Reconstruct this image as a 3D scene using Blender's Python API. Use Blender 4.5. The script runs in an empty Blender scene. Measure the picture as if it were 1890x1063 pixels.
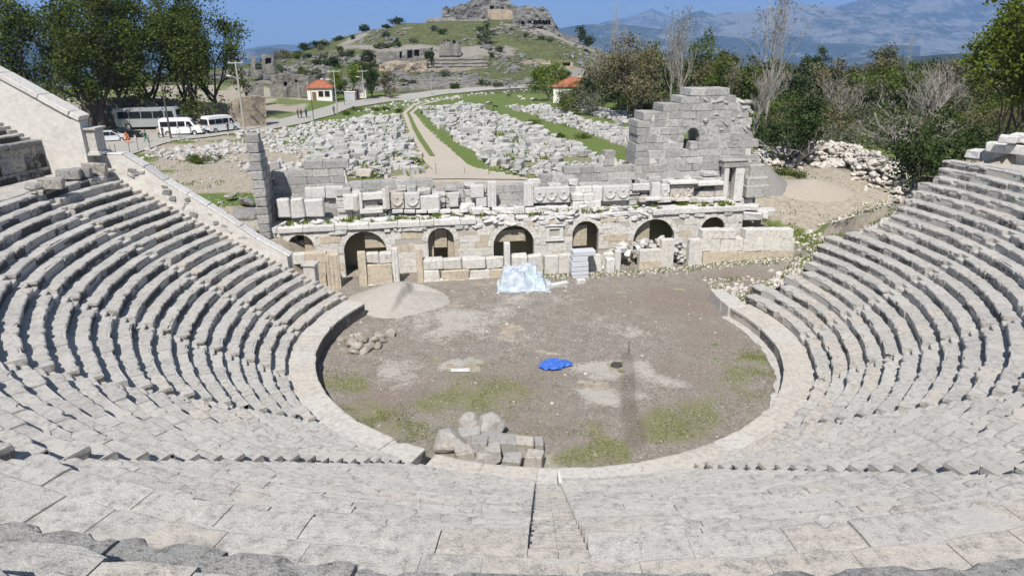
import bpy, bmesh, math, random
import numpy as np
from mathutils import Vector, Matrix
random.seed(7); rng = np.random.default_rng(7)
PI = math.pi; R = math.radians
SC = bpy.context.scene; COL = SC.collection

# ------------------------------------------------------------------ camera, sky, sun, exposure
CAMP = np.array([-1.933, -36.368, 16.9]); PITCH = .3423; ROLL = -.0098; FPX = 1261.84
cam = bpy.data.objects.new('camera', bpy.data.cameras.new('camera')); COL.objects.link(cam)
cam.data.sensor_width = 36; cam.data.lens = FPX/1890*36; cam.data.clip_start = .1; cam.data.clip_end = 80000
cam.matrix_world = Matrix.Translation(CAMP) @ Matrix.Rotation(PI/2-PITCH, 4, 'X') @ Matrix.Rotation(ROLL, 4, 'Z')
SC.camera = cam
SUN_DIR = Vector((-.206, -.979, 0)).normalized()*math.cos(R(52)) + Vector((0, 0, math.sin(R(52))))
sun = bpy.data.objects.new('sun', bpy.data.lights.new('sun', 'SUN')); COL.objects.link(sun)
sun.data.energy = 5.0; sun.data.angle = R(.5); sun.data.color = (1, .955, .895)
sun.rotation_euler = (-SUN_DIR).to_track_quat('-Z', 'Y').to_euler()
SC.view_settings.view_transform = 'Standard'; SC.view_settings.look = 'None'
SC.view_settings.exposure = 0.6; SC.view_settings.gamma = 1
W = bpy.data.worlds.new('World'); SC.world = W; W.use_nodes = True
def build_world():
    nt = W.node_tree; N = nt.nodes; L = nt.links; N.clear()
    out = N.new('ShaderNodeOutputWorld'); bg = N.new('ShaderNodeBackground'); bg.inputs[1].default_value = .05
    sky = N.new('ShaderNodeTexSky'); sky.sky_type = 'NISHITA'; sky.sun_disc = False
    sky.sun_elevation = R(52); sky.sun_rotation = math.atan2(SUN_DIR.x, SUN_DIR.y)
    sky.altitude = 400; sky.air_density = 1.0; sky.dust_density = .5; sky.ozone_density = 2.2
    tc = N.new('ShaderNodeTexCoord'); sep = N.new('ShaderNodeSeparateXYZ'); L.new(tc.outputs['Generated'], sep.inputs[0])
    mp = N.new('ShaderNodeMapping'); mp.inputs['Scale'].default_value = (5, 5, 34); L.new(tc.outputs['Generated'], mp.inputs[0])
    no = N.new('ShaderNodeTexNoise'); no.inputs['Scale'].default_value = 1.3; no.inputs['Detail'].default_value = 7
    no.inputs['Roughness'].default_value = .58; no.inputs['Distortion'].default_value = .6; L.new(mp.outputs[0], no.inputs['Vector'])
    rp = N.new('ShaderNodeValToRGB'); rp.color_ramp.elements[0].position = .5; rp.color_ramp.elements[1].position = .78
    L.new(no.outputs['Fac'], rp.inputs[0])
    zr = N.new('ShaderNodeValToRGB'); e = zr.color_ramp.elements; e[0].position = 0; e[0].color = (13., 17.6, 21.4, 1); e[1].position = .3; e[1].color = (3.2, 5.4, 10., 1)
    c2 = e.new(.07); c2.color = (9., 14.2, 19.6, 1); L.new(sep.outputs[2], zr.inputs[0])
    zb = N.new('ShaderNodeMapRange'); zb.inputs[1].default_value = .1; zb.inputs[2].default_value = .3; zb.inputs[3].default_value = 1; zb.inputs[4].default_value = 0; L.new(sep.outputs[2], zb.inputs[0])
    m0 = N.new('ShaderNodeMixRGB'); L.new(zb.outputs[0], m0.inputs[0]); L.new(sky.outputs[0], m0.inputs[1]); L.new(zr.outputs[0], m0.inputs[2])
    mx = N.new('ShaderNodeMixRGB'); mx.inputs[2].default_value = (19, 20, 21, 1)
    ml = N.new('ShaderNodeMath'); ml.operation = 'MULTIPLY'; ml.inputs[1].default_value = .7
    L.new(rp.outputs[0], ml.inputs[0]); L.new(ml.outputs[0], mx.inputs[0]); L.new(m0.outputs[0], mx.inputs[1])
    L.new(mx.outputs[0], bg.inputs[0]); L.new(bg.outputs[0], out.inputs[0])
build_world()
SC.cycles.max_bounces = 5; SC.cycles.diffuse_bounces = 3; SC.cycles.glossy_bounces = 2; SC.cycles.transparent_max_bounces = 12
SC.cycles.volume_bounces = 0; SC.cycles.transmission_bounces = 3

# ------------------------------------------------------------------ sight lines: a pixel of the survey photo -> a point at a known depth
def ray(u, v):
    u -= 945; v -= 531.5
    c, s = math.cos(-ROLL), math.sin(-ROLL); u, v = c*u-s*v, s*u+c*v
    x, y = u/FPX, v/FPX; c, s = math.cos(PITCH), math.sin(PITCH)
    return np.array([x, c-y*s, -s-y*c])
def at_z(u, v, z): d = ray(u, v); return CAMP+d*((z-CAMP[2])/d[2])
def at_y(u, v, y): d = ray(u, v); return CAMP+d*((y-CAMP[1])/d[1])
def at_d(u, v, dist): d = ray(u, v); return CAMP+d*(dist/math.hypot(d[0], d[1]))
TH = R(9); ST_O = np.array([-13.8, 11.55, 0]); E1 = np.array([math.cos(TH), math.sin(TH), 0]); E2 = np.array([-math.sin(TH), math.cos(TH), 0])
def st(s, k, z): return ST_O+E1*s+E2*k+np.array([0, 0, z])
def sc(u, v, k):
    d = ray(u, v); t = (k-(CAMP-ST_O)@E2)/(d@E2); P = CAMP+d*t
    return float((P-ST_O)@E1), float(P[2])

# ------------------------------------------------------------------ numpy noise
def _h(ix, iy, iz, seed):
    n = (ix*374761393+iy*668265263+iz*2147483647+seed*974711).astype(np.int64)
    n = (n ^ (n >> 13))*1274126177; n &= 0x7fffffff; n = (n ^ (n >> 16))
    return (n & 0xffff)/65535.
def noise(P, scale=1., seed=0, octv=3):
    P = np.asarray(P, float); out = np.zeros(P.shape[:-1]); amp = 1; tot = 0; f = scale
    for o in range(octv):
        q = P*f+17.3*o; i = np.floor(q).astype(np.int64); t = q-i; t = t*t*(3-2*t)
        x, y, z = i[..., 0], i[..., 1], i[..., 2]; a, b, c = t[..., 0], t[..., 1], t[..., 2]; r = 0
        for dx in (0, 1):
            for dy in (0, 1):
                for dz in (0, 1):
                    r = r+_h(x+dx, y+dy, z+dz, seed+o)*(a if dx else 1-a)*(b if dy else 1-b)*(c if dz else 1-c)
        out += r*amp; tot += amp; amp *= .5; f *= 2.03
    return out/tot
def noise2(x, y, scale=1., seed=0, octv=3):
    x = np.asarray(x, float); y = np.asarray(y, float)
    return noise(np.stack([x, y, np.zeros_like(x)], -1), scale, seed, octv)

# ------------------------------------------------------------------ mesh builder: vertices, polygons of 3 or 4 corners, a tint per vertex
class MB:
    def __init__(s): s.v = []; s.t = []; s.q = []; s.r = []; s.n = 0; s.mi_q = []; s.mi_r = []; s.st = []
    def add(s, v, quads=None, tris=None, tint=.5, mi=0, darkening=0.):
        v = np.asarray(v, float).reshape(-1, 3); s.v.append(v); s.st.append(np.broadcast_to(np.asarray(darkening, float), (len(v),)))
        s.t.append(np.broadcast_to(np.asarray(tint, float), (len(v),)))
        if quads is not None and len(quads): q = np.asarray(quads, np.int64).reshape(-1, 4)+s.n; s.q.append(q); s.mi_q.append(np.full(len(q), mi))
        if tris is not None and len(tris): q = np.asarray(tris, np.int64).reshape(-1, 3)+s.n; s.r.append(q); s.mi_r.append(np.full(len(q), mi))
        s.n += len(v)
    def build(s, name, mat, parent=None, smooth=False):
        me = bpy.data.meshes.new(name)
        if not s.v: s.add([(0, 0, -50), (.01, 0, -50), (0, .01, -50)], tris=[(0, 1, 2)])
        V = np.concatenate(s.v); T = np.concatenate(s.t)
        Q = np.concatenate(s.q) if s.q else np.zeros((0, 4), np.int64); X = np.concatenate(s.r) if s.r else np.zeros((0, 3), np.int64)
        me.vertices.add(len(V)); me.vertices.foreach_set('co', V.ravel())
        idx = np.concatenate([Q.ravel(), X.ravel()]); me.loops.add(len(idx)); me.loops.foreach_set('vertex_index', idx)
        me.polygons.add(len(Q)+len(X)); st_ = np.concatenate([np.arange(len(Q))*4, len(Q)*4+np.arange(len(X))*3])
        me.polygons.foreach_set('loop_start', st_)
        mats = mat if isinstance(mat, (list, tuple)) else [mat]
        for m in mats: me.materials.append(m)
        if len(mats) > 1: me.polygons.foreach_set('material_index', np.concatenate((s.mi_q or [np.zeros(0)])+(s.mi_r or [np.zeros(0)])).astype(np.int32))
        me.update(calc_edges=True)
        a = me.attributes.new('tint', 'FLOAT', 'POINT'); a.data.foreach_set('value', T)
        S_ = np.concatenate(s.st)
        if S_.any(): a = me.attributes.new('darkening', 'FLOAT', 'POINT'); a.data.foreach_set('value', S_)
        me.polygons.foreach_set('use_smooth', np.full(len(me.polygons), bool(smooth)))
        me.validate()
        o = bpy.data.objects.new(name, me); COL.objects.link(o)
        if parent: o.parent = parent
        return o
    def strip(s, A, B, tint=.5, mi=0):      # quads between two polylines
        A = np.asarray(A); n = len(A); i = np.arange(n-1)
        s.add(np.concatenate([A, np.asarray(B)]), np.stack([i, i+1, n+i+1, n+i], 1), tint=tint, mi=mi)
    def tube(s, pts, rad, n=6, tint=.5, mi=0, cap=True):
        pts = np.asarray(pts, float); m = len(pts); rad = np.broadcast_to(rad, (m,))
        T = np.gradient(pts, axis=0); T /= np.linalg.norm(T, axis=1)[:, None]+1e-9
        ref = np.where(np.abs(T[:, 2:3]) > .9, [[1., 0, 0]], [[0, 0, 1.]]); U = np.cross(T, ref); U /= np.linalg.norm(U, axis=1)[:, None]+1e-9
        Vv = np.cross(T, U); a = np.arange(n)*2*PI/n
        P = pts[:, None]+rad[:, None, None]*(U[:, None]*np.cos(a)[None, :, None]+Vv[:, None]*np.sin(a)[None, :, None])
        q = [(i*n+j, i*n+(j+1) % n, (i+1)*n+(j+1) % n, (i+1)*n+j) for i in range(m-1) for j in range(n)]
        t = [(0, j+1, j) for j in range(1, n-1)]+[((m-1)*n, (m-1)*n+j, (m-1)*n+j+1) for j in range(1, n-1)] if cap else None
        s.add(P.reshape(-1, 3), q, t, tint, mi)
    def lathe(s, prof, c, n=16, tint=.5, mi=0):
        a = np.arange(n)*2*PI/n; m = len(prof)
        P = np.array([[(c[0]+r*math.cos(x), c[1]+r*math.sin(x), c[2]+z) for x in a] for r, z in prof])
        q = [(i*n+j, i*n+(j+1) % n, (i+1)*n+(j+1) % n, (i+1)*n+j) for i in range(m-1) for j in range(n)]
        s.add(P.reshape(-1, 3), q, None, tint, mi)
    def block(s, c, ax, h, ch=.03, jit=0., tint=.5, mi=0, darkening=0.):
        """chamfered box: centre, three axes (rows), half sizes, chamfer, corner jitter"""
        h = np.asarray(h, float); c_ = min(ch, h.min()*.6)
        L = BSIGN*(h[None]-c_*BINS)
        if jit: L = L+np.repeat(rng.normal(0, jit, (8, 3)), 3, 0)
        s.add(np.asarray(c)+L@np.asarray(ax), BQ, BT, tint, mi, darkening)
    def box(s, c, h, ang=0., tint=.5, mi=0, ch=.0):
        ca, sa = math.cos(ang), math.sin(ang); ax = np.array([[ca, sa, 0], [-sa, ca, 0], [0, 0, 1]])
        if ch: return s.block(c, ax, h, ch, 0, tint, mi)
        h = np.asarray(h, float); L = np.array([(x, y, z) for x in (-1, 1) for y in (-1, 1) for z in (-1, 1)])*h
        s.add(np.asarray(c)+L@ax, [(0, 1, 3, 2), (4, 6, 7, 5), (0, 4, 5, 1), (2, 3, 7, 6), (0, 2, 6, 4), (1, 5, 7, 3)], None, tint, mi)
    def prism(s, poly, z0, z1, tint=.5, mi=0, f=lambda x, y, z: (x, y, z)):   # convex-ish outline pulled between two levels
        n = len(poly); V = [f(x, y, z0) for x, y in poly]+[f(x, y, z1) for x, y in poly]
        q = [(i, (i+1) % n, n+(i+1) % n, n+i) for i in range(n)]
        t = [(0, i+1, i) for i in range(1, n-1)]+[(n, n+i, n+i+1) for i in range(1, n-1)]
        s.add(V, q, t, tint, mi)
_c = [(x, y, z) for x in (-1, 1) for y in (-1, 1) for z in (-1, 1)]
BSIGN = np.repeat(np.array(_c, float), 3, 0); BINS = np.ones((24, 3))
for i in range(24): BINS[i, i % 3] = 0
def _topo():
    base = BSIGN*(1-.2*BINS); Q = []; T = []
    idx = {c: i for i, c in enumerate(_c)}
    for a in range(3):
        b, d = (a+1) % 3, (a+2) % 3
        for sg in (-1, 1):
            f = []
            for sb, sd in ((-1, -1), (1, -1), (1, 1), (-1, 1)):
                c = [0, 0, 0]; c[a] = sg; c[b] = sb; c[d] = sd; f.append(idx[tuple(c)]*3+a)
            Q.append(f)
        for sb in (-1, 1):
            for sd in (-1, 1):
                c0 = [0, 0, 0]; c0[b] = sb; c0[d] = sd; c1 = list(c0); c0[a] = -1; c1[a] = 1
                i0, i1 = idx[tuple(c0)], idx[tuple(c1)]; Q.append([i0*3+b, i1*3+b, i1*3+d, i0*3+d])
    for i in range(8): T.append([i*3, i*3+1, i*3+2])
    def fix(F):
        o = []
        for f in F:
            p = base[f]; n = np.cross(p[1]-p[0], p[2]-p[0]); o.append(f if n@p.mean(0) > 0 else f[::-1])
        return np.array(o)
    return fix(Q), fix(T)
BQ, BT = _topo()
AXW = np.eye(3); AXS = np.array([E1, E2, [0, 0, 1]])
def yaw_ax(a, tx=0, ty=0):
    return np.array((Matrix.Rotation(a, 3, 'Z') @ Matrix.Rotation(tx, 3, 'X') @ Matrix.Rotation(ty, 3, 'Y')).transposed())

def tag(o, label=None, cat=None, group=None, kind=None):
    if label: o['label'] = label
    if cat: o['category'] = cat
    if group: o['group'] = group
    if kind: o['kind'] = kind
    return o
def empty(name, loc, label, cat, group=None, rz=0):
    o = bpy.data.objects.new(name, None); COL.objects.link(o); o.location = loc; o.rotation_euler.z = rz; o.empty_display_size = .2
    return tag(o, label, cat, group)
def under(o, p):            # parent and keep the mesh where it was modelled in the world
    o.parent = p; o.matrix_parent_inverse = Matrix.Translation(-Vector(p.location)) if p.rotation_euler.z == 0 else (Matrix.Translation(p.location) @ Matrix.Rotation(p.rotation_euler.z, 4, 'Z')).inverted()
    return o
def copy_tree(o, parent=None):
    c = o.copy(); COL.objects.link(c)
    if parent: c.parent = parent
    for ch in list(o.children): copy_tree(ch, c)
    return c

# ------------------------------------------------------------------ materials
class NT:
    def __init__(s, name):
        s.m = bpy.data.materials.new(name); s.m.use_nodes = True; s.nt = s.m.node_tree; s.N = s.nt.nodes; s.L = s.nt.links
        s.b = s.N['Principled BSDF']; s.b.inputs['Roughness'].default_value = .9
        if 'Specular IOR Level' in s.b.inputs: s.b.inputs['Specular IOR Level'].default_value = .25
        s.tc = s.N.new('ShaderNodeTexCoord')
    def noise(s, scale, detail=5, rough=.55, dist=0, vec=None, out='Fac'):
        n = s.N.new('ShaderNodeTexNoise'); n.inputs['Scale'].default_value = scale; n.inputs['Detail'].default_value = detail
        n.inputs['Roughness'].default_value = rough; n.inputs['Distortion'].default_value = dist
        s.L.new(vec or s.tc.outputs['Object'], n.inputs['Vector']); return n.outputs[out]
    def voro(s, scale, feature='F1', out='Distance', vec=None):
        n = s.N.new('ShaderNodeTexVoronoi'); n.feature = feature; n.inputs['Scale'].default_value = scale
        s.L.new(vec or s.tc.outputs['Object'], n.inputs['Vector']); return n.outputs[out]
    def map(s, scale=(1, 1, 1), rot=(0, 0, 0)):
        n = s.N.new('ShaderNodeMapping'); n.inputs['Scale'].default_value = scale; n.inputs['Rotation'].default_value = rot
        s.L.new(s.tc.outputs['Object'], n.inputs[0]); return n.outputs[0]
    def attr(s, name, out='Fac'):
        n = s.N.new('ShaderNodeAttribute'); n.attribute_name = name; return n.outputs[out]
    def ramp(s, fac, a, b, ca=(0, 0, 0), cb=(1, 1, 1)):
        n = s.N.new('ShaderNodeValToRGB'); e = n.color_ramp.elements; e[0].position = a; e[1].position = b
        e[0].color = (*ca, 1); e[1].color = (*cb, 1); s.L.new(fac, n.inputs[0]); return n.outputs[0]
    def ramps(s, fac, stops):
        n = s.N.new('ShaderNodeValToRGB'); e = n.color_ramp.elements
        while len(e) < len(stops): e.new(.5)
        for i, (p, c) in enumerate(stops): e[i].position = p; e[i].color = (*c, 1)
        s.L.new(fac, n.inputs[0]); return n.outputs[0]
    def put(s, sock, val):
        if isinstance(val, bpy.types.NodeSocket): s.L.new(val, sock)
        elif isinstance(val, (tuple, list)): sock.default_value = (*val, 1) if len(val) == 3 else val
        else: sock.default_value = val
    def mix(s, fac, a, b, mode='MIX'):
        n = s.N.new('ShaderNodeMixRGB'); n.blend_type = mode; s.put(n.inputs[0], fac); s.put(n.inputs[1], a); s.put(n.inputs[2], b); return n.outputs[0]
    def math(s, op, a, b=None, clamp=False):
        n = s.N.new('ShaderNodeMath'); n.operation = op; n.use_clamp = clamp; s.put(n.inputs[0], a)
        if b is not None: s.put(n.inputs[1], b)
        return n.outputs[0]
    def bump(s, h, strength=.5, dist=.03):
        n = s.N.new('ShaderNodeBump'); n.inputs['Strength'].default_value = strength; n.inputs['Distance'].default_value = dist
        s.L.new(h, n.inputs['Height']); s.L.new(n.outputs[0], s.b.inputs['Normal'])
    def done(s, col, rough=None):
        s.put(s.b.inputs['Base Color'], col)
        if rough is not None: s.put(s.b.inputs['Roughness'], rough)
        return s.m
def stone(name, c1, c2, mortar, lich=(.1, .1, .1), la=.5, spots=.5, bs=.6, bd=.03, sc_=1., fresh=(.54, .5, .44)):
    """weathered limestone: tone per block from 'tint' (0..1; above 1 = fresh cut, below 0 = mortar), patches of grey lichen, dark specks"""
    n = NT(name); t = n.attr('tint')
    A = n.noise(.55*sc_, 4, .6); B = n.noise(4.5*sc_, 7, .68); D = n.noise(26*sc_, 5, .7)
    col = n.mix(n.math('ADD', n.math('MULTIPLY', t, .7), n.math('MULTIPLY', n.math('SUBTRACT', A, .5), 1.1), True), c1, c2)
    col = n.mix(n.math('GREATER_THAN', t, 1.0), col, n.mix(n.math('SUBTRACT', B, .2, True), fresh, [x*.82 for x in fresh]))
    col = n.mix(n.ramp(n.math('ADD', n.math('MULTIPLY', B, .75), n.math('MULTIPLY', A, .35)), .5, .72), col, n.mix(la, col, lich))
    col = n.mix(n.math('MULTIPLY', n.ramp(n.math('ADD', n.math('MULTIPLY', D, .6), n.math('MULTIPLY', B, .5)), .575, .68), spots), col, lich)
    col = n.mix(n.ramp(n.noise(70*sc_, 3, .6), .35, .75), n.mix(1, col, (.86, .86, .86), 'MULTIPLY'), n.mix(1, col, (1.1, 1.1, 1.1), 'MULTIPLY'))
    sf = n.ramp(n.math('ADD', n.attr('darkening'), n.math('MULTIPLY', n.math('SUBTRACT', n.math('ADD', n.math('MULTIPLY', B, .6), n.math('MULTIPLY', A, .4)), .5), 1.6)), .45, .75); col = n.mix(n.math('MULTIPLY', sf, .9), col, [x*.45 for x in lich])
    col = n.mix(n.math('LESS_THAN', t, 0), col, n.mix(B, mortar, [x*.8 for x in mortar]))
    pit = n.ramp(n.noise(95*sc_, 2, .5), .33, .42, (1, 1, 1), (0, 0, 0)); col = n.mix(n.math('MULTIPLY', pit, spots*.55), col, lich)
    n.bump(n.math('SUBTRACT', n.math('ADD', n.math('MULTIPLY', B, 1.), n.math('MULTIPLY', D, .55)), n.math('MULTIPLY', pit, .25)), bs, bd)
    return n.done(col, .92)
def plain(name, c, rough=.7, var=.15, scale=3., metal=0, bump=0):
    n = NT(name); f = n.noise(scale, 5, .6); n.b.inputs['Metallic'].default_value = metal
    if bump: n.bump(f, bump, .02)
    return n.done(n.mix(f, [x*(1-var) for x in c], [min(1, x*(1+var)) for x in c]), rough)
M = {}
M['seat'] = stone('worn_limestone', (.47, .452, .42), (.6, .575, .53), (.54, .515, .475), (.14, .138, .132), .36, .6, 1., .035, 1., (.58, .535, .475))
M['seat_new'] = stone('new_limestone', (.45, .43, .395), (.59, .56, .51), (.56, .53, .48), (.2, .19, .18), .45, .4, .6, .02)
M['lichen'] = stone('lichen_limestone', (.34, .335, .32), (.48, .465, .44), (.5, .48, .45), (.08, .08, .078), .55, .9, 1., .05)
M['plaster'] = stone('lime_plaster', (.58, .55, .5), (.66, .63, .58), (.66, .63, .58), (.36, .36, .35), .5, .25, .6, .03)
M['ashlar'] = stone('pale_ashlar', (.6, .58, .535), (.75, .72, .66), (.46, .43, .38), (.17, .165, .155), .45, .4, .7, .035, fresh=(.6, .52, .4))
M['grey'] = stone('grey_ashlar', (.36, .352, .335), (.6, .58, .545), (.68, .65, .6), (.12, .12, .118), .5, .6, .9, .045)
M['marble'] = stone('grey_white_marble', (.53, .52, .5), (.72, .7, .66), (.5, .48, .45), (.2, .2, .2), .4, .35, .4, .02)
M['field'] = stone('field_limestone', (.4, .395, .38), (.66, .64, .6), (.5, .48, .45), (.16, .16, .155), .5, .5, .7, .05, fresh=(.56, .51, .44))
M['rubble'] = stone('rubble_limestone', (.5, .46, .41), (.68, .64, .58), (.5, .46, .4), (.22, .21, .2), .4, .3, .6, .04, fresh=(.56, .49, .41))
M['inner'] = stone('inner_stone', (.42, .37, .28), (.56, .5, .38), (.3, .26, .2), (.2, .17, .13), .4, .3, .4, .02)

# ------------------------------------------------------------------ the lie of the land
def sstep(a, b, x): t = np.clip((np.asarray(x, float)-a)/(b-a), 0, 1); return t*t*(3-2*t)
R1, Z1, TR, RI = 14.35, 1.40, .685, .430           # first seat row: front radius, height; tread and rise
def cone(r): return Z1+(r-R1)*RI/TR
HILL = [(455,188,165),(520,196,165),(600,190,172),(700,180,180),(800,172,188),(900,168,192),(980,165,196),(1080,165,205),(1180,170,215),(1300,180,225),
 (560,150,205),(640,152,212),(730,142,222),(860,140,226),(980,138,228),(1060,140,240),(1150,150,255),(1300,160,270),
 (560,118,235),(640,110,245),(740,100,255),(850,92,262),(950,92,265),(1040,100,268),(480,128,235),
 (500,110,285),(560,92,290),(620,76,295),(680,56,300),(740,46,305),(800,44,305),(860,42,308),(940,40,310),(1000,52,312),(1060,76,315),(1110,98,320),(1180,120,330),(1300,150,350)]
_cp = np.array([at_d(*q) for q in HILL]+[np.array([x, 470., -6.]) for x in (-160, -60, 40, 140, 240)]+[np.array([-150, 300, -8.]), np.array([-170, 240, -2.]), np.array([180, 330, -4.])])
def _tps_fit(P, z):
    d = np.hypot(P[:, None, 0]-P[None, :, 0], P[:, None, 1]-P[None, :, 1]); K = np.where(d > 0, d*d*np.log(d+1e-9), 0)+np.eye(len(P))*40.
    A = np.zeros((len(P)+3,)*2); n = len(P); A[:n, :n] = K; A[:n, n] = 1; A[:n, n+1:] = P[:, :2]; A[n:, :n] = A[:n, n:].T
    return np.linalg.solve(A, np.r_[z, 0, 0, 0])
_tw = _tps_fit(_cp, _cp[:, 2])
def hillz(x, y):
    x = np.asarray(x, float); y = np.asarray(y, float); o = np.full(np.broadcast(x, y).shape, _tw[len(_cp)])+_tw[-2]*x+_tw[-1]*y
    for (px, py, pz), w in zip(_cp, _tw): d2 = (x-px)**2+(y-py)**2; o = o+w*.5*d2*np.log(d2+1e-9)
    return o
def field(x, y): return 3.4+1.1*sstep(40, 100, y)+1.4*sstep(-25, -60, x)
def land(x, y):
    x = np.asarray(x, float); y = np.asarray(y, float); r = np.hypot(x, y)
    s = (x-ST_O[0])*E1[0]+(y-ST_O[1])*E1[1]; k = (x-ST_O[0])*E2[0]+(y-ST_O[1])*E2[1]
    F = field(x, y)
    w = sstep(5.6, 7.2, k)                                            # behind the stage building
    right = sstep(2, 21, k)*sstep(33, 38, s)+sstep(5.6, 7.2, k)*(1-sstep(33, 38, s)); w = np.where(s > 33, right, w)
    left = sstep(-15.5, -19.5, x)*sstep(6.8, 8.5, y); w = np.maximum(w, left)
    z = F*w+.35*sstep(14, 30, x)*(1-w)
    inner = (r < 31.5) & (y < 8)
    z = np.where(inner & (r > 13.2), np.minimum(0, 0)-.3, z)
    out = cone(np.clip(r, 13.5, 31))-.75-np.maximum(0, y-5.6-.06*(x-13))*.8      # rubble slope off the broken right wing
    z = np.where((x > 12.5) & (y > 5.4), np.maximum(z, np.minimum(out, 11)), z)
    hs = 11+np.maximum(0, r-31)*.35-np.maximum(0, y-5)*.6                  # slope behind the seating
    z = np.where((r > 31.5) & (y < 40) & (np.abs(x) > 26), np.maximum(z, np.minimum(hs, 22)), z)
    z = np.where((r > 31.5) & (y < -5), np.minimum(hs, 22), z)
    hz = hillz(x, y); z = np.where(y > 110, z+(np.maximum(hz, -20)-z)*sstep(118, 165, y), z)
    far = sstep(130, 300, np.abs(x-40))*sstep(0, 60, y)                        # the terrace falls away on both sides
    z = z-far*26*(y < 170)
    z = z+(noise2(x, y, .12, 3, 4)-.5)*.5*w*(y < 150)+(noise2(x, y, .09, 5, 5)-.5)*3.2*sstep(165, 215, y)
    return z
def gp(u, v, dz=0.):             # where a sight line meets the ground
    d = ray(u, v); h = math.hypot(d[0], d[1]); D = np.concatenate([np.arange(30, 150, .25), np.arange(150, 420, 1.)])
    P = CAMP+d[None]*(D/h)[:, None]; g = P[:, 2]-land(P[:, 0], P[:, 1])-dz; i = np.where(g < 0)[0]
    return P[i[0]] if len(i) else P[-1]
def inpoly(x, y, poly):
    c = np.zeros(np.shape(x), bool); n = len(poly)
    for i in range(n):
        x0, y0 = poly[i][:2]; x1, y1 = poly[(i+1) % n][:2]
        if y0 == y1: continue
        c ^= ((y0 > y) != (y1 > y)) & (x < (x1-x0)*(y-y0)/(y1-y0)+x0)
    return c
def gpoly(pts): return [gp(*p) for p in pts]

# ------------------------------------------------------------------ seating
def seg_blocks(a0, a1, r, lo=.8, hi=1.7):
    L = (a1-a0)*r; cuts = [0.]
    while cuts[-1] < L-.4: cuts.append(cuts[-1]+rng.uniform(lo, hi))
    cuts = np.array(cuts)*(L/cuts[-1]) if cuts[-1] > 0 else np.array([0, L]); return a0+cuts/r
PROF = np.array([(.80, -.015), (.42, .0), (.16, .0), (.05, -.002), (.008, -.03), (.0, -.09), (.012, -.16), (.07, -.225), (.085, -.47)])
def arc_block(mb, r, z, a0, a1, tint, prof=PROF, step=.17, jr=.03, jz=.016, chip=.5, gap=.005):
    a0 += gap/r; a1 -= gap/r; na = max(3, int((a1-a0)*r/step)+1); t = np.linspace(0, 1, na); a = a0+(a1-a0)*t; m = len(prof)
    dr, dz, tl = rng.normal(0, jr), rng.normal(0, jz), rng.normal(0, .008)
    rr = r+dr+prof[None, :, 0]+np.zeros((na, 1)); zz = z+dz+prof[None, :, 1]+tl*(2*t[:, None]-1)
    P = np.stack([rr*np.sin(a)[:, None], -rr*np.cos(a)[:, None], zz], -1)
    n1 = noise(P[:, min(4, m-2)], 2.2, 11, 3); n2 = noise(P[:, 1], 1.6, 23, 3); ch = np.maximum(0, n1-chip)*1.05
    ends = np.minimum(t, 1-t)*(a1-a0)*r; e = np.clip(1-ends/.12, 0, 1)**2*.03+ch
    wt = np.exp(-((prof[:, 0]-prof[:, 0].min())/.09)**2)*(prof[:, 1] > -.2)
    rr += e[:, None]*wt; zz -= e[:, None]*wt*.35*(prof[:, 1] > -.05)
    zz += ((n2-.5)*.035)[:, None]*(prof[:, 1] > -.06); rr += ((n1-.5)*.05)[:, None]*(prof[:, 1] < -.2)
    P = np.stack([rr*np.sin(a)[:, None], -rr*np.cos(a)[:, None], zz], -1).reshape(-1, 3)
    q = [(i*m+j, i*m+j+1, (i+1)*m+j+1, (i+1)*m+j) for i in range(na-1) for j in range(m-1)]
    o = []
    for i in (0, na-1):
        for j in range(1, m-1): o.append((i*m, i*m+j, i*m+j+1))
    dkn = np.tile(np.where(prof[:, 1] < -.1, rng.uniform(.35, 1.)*(.78 if a0 > .5 else 1.1), np.where(prof[:, 1] < -.02, rng.uniform(.1, .55), 0)), na) if prof[-1, 1] < -.4 else 0  # riser faces coloured darker than the treads, less so on the right wing
    mb.add(P, q, o, tint, 0, dkn)
def ring(mb, r0, z0, r1, z1, a0, a1, tint, n=None):
    n = n or max(2, int(abs(a1-a0)*max(r0, r1)/.5)); a = np.linspace(a0, a1, n); s, c = np.sin(a), np.cos(a)
    mb.strip(np.stack([r0*s, -r0*c, 0*s+z0], 1), np.stack([r1*s, -r1*c, 0*s+z1], 1), tint)
STAIRS = [R(-2.6+22.05*j) for j in range(-4, 5)]
def hw(j): return .46 if j == 4 else .40
NROW = 20
RAG = [7.9, 5.3, 5.9, 4.7, 5.2, 4.9, 5.6, 6.0, 6.3, 6.8, 6.5, 6.0, 5.7, 5.6, 6.0, 6.6, 7.0, 7.1, 7.2, 7.7, 8.2]
def row_ends(r, k):
    yl = 5.65; yr = RAG[k]+rng.uniform(-.25, .25)
    return -math.acos(-yl/r), math.acos(-yr/r) if yr < r else R(120)
def segs(r, aL, aR):
    e = [aL]
    for j, a in enumerate(STAIRS): e += [a-hw(j)/r, a+hw(j)/r]
    e.append(aR); return [(e[i], e[i+1]) for i in range(0, len(e), 2) if e[i+1]-e[i] > .5/r]
theatre = empty('theatre_seating', (0, 0, 0), 'worn pale limestone seating rows curving round the bare orchestra, cut by narrow stairways', 'amphitheatre')
stairs_mb = [MB() for _ in range(11)]
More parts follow.
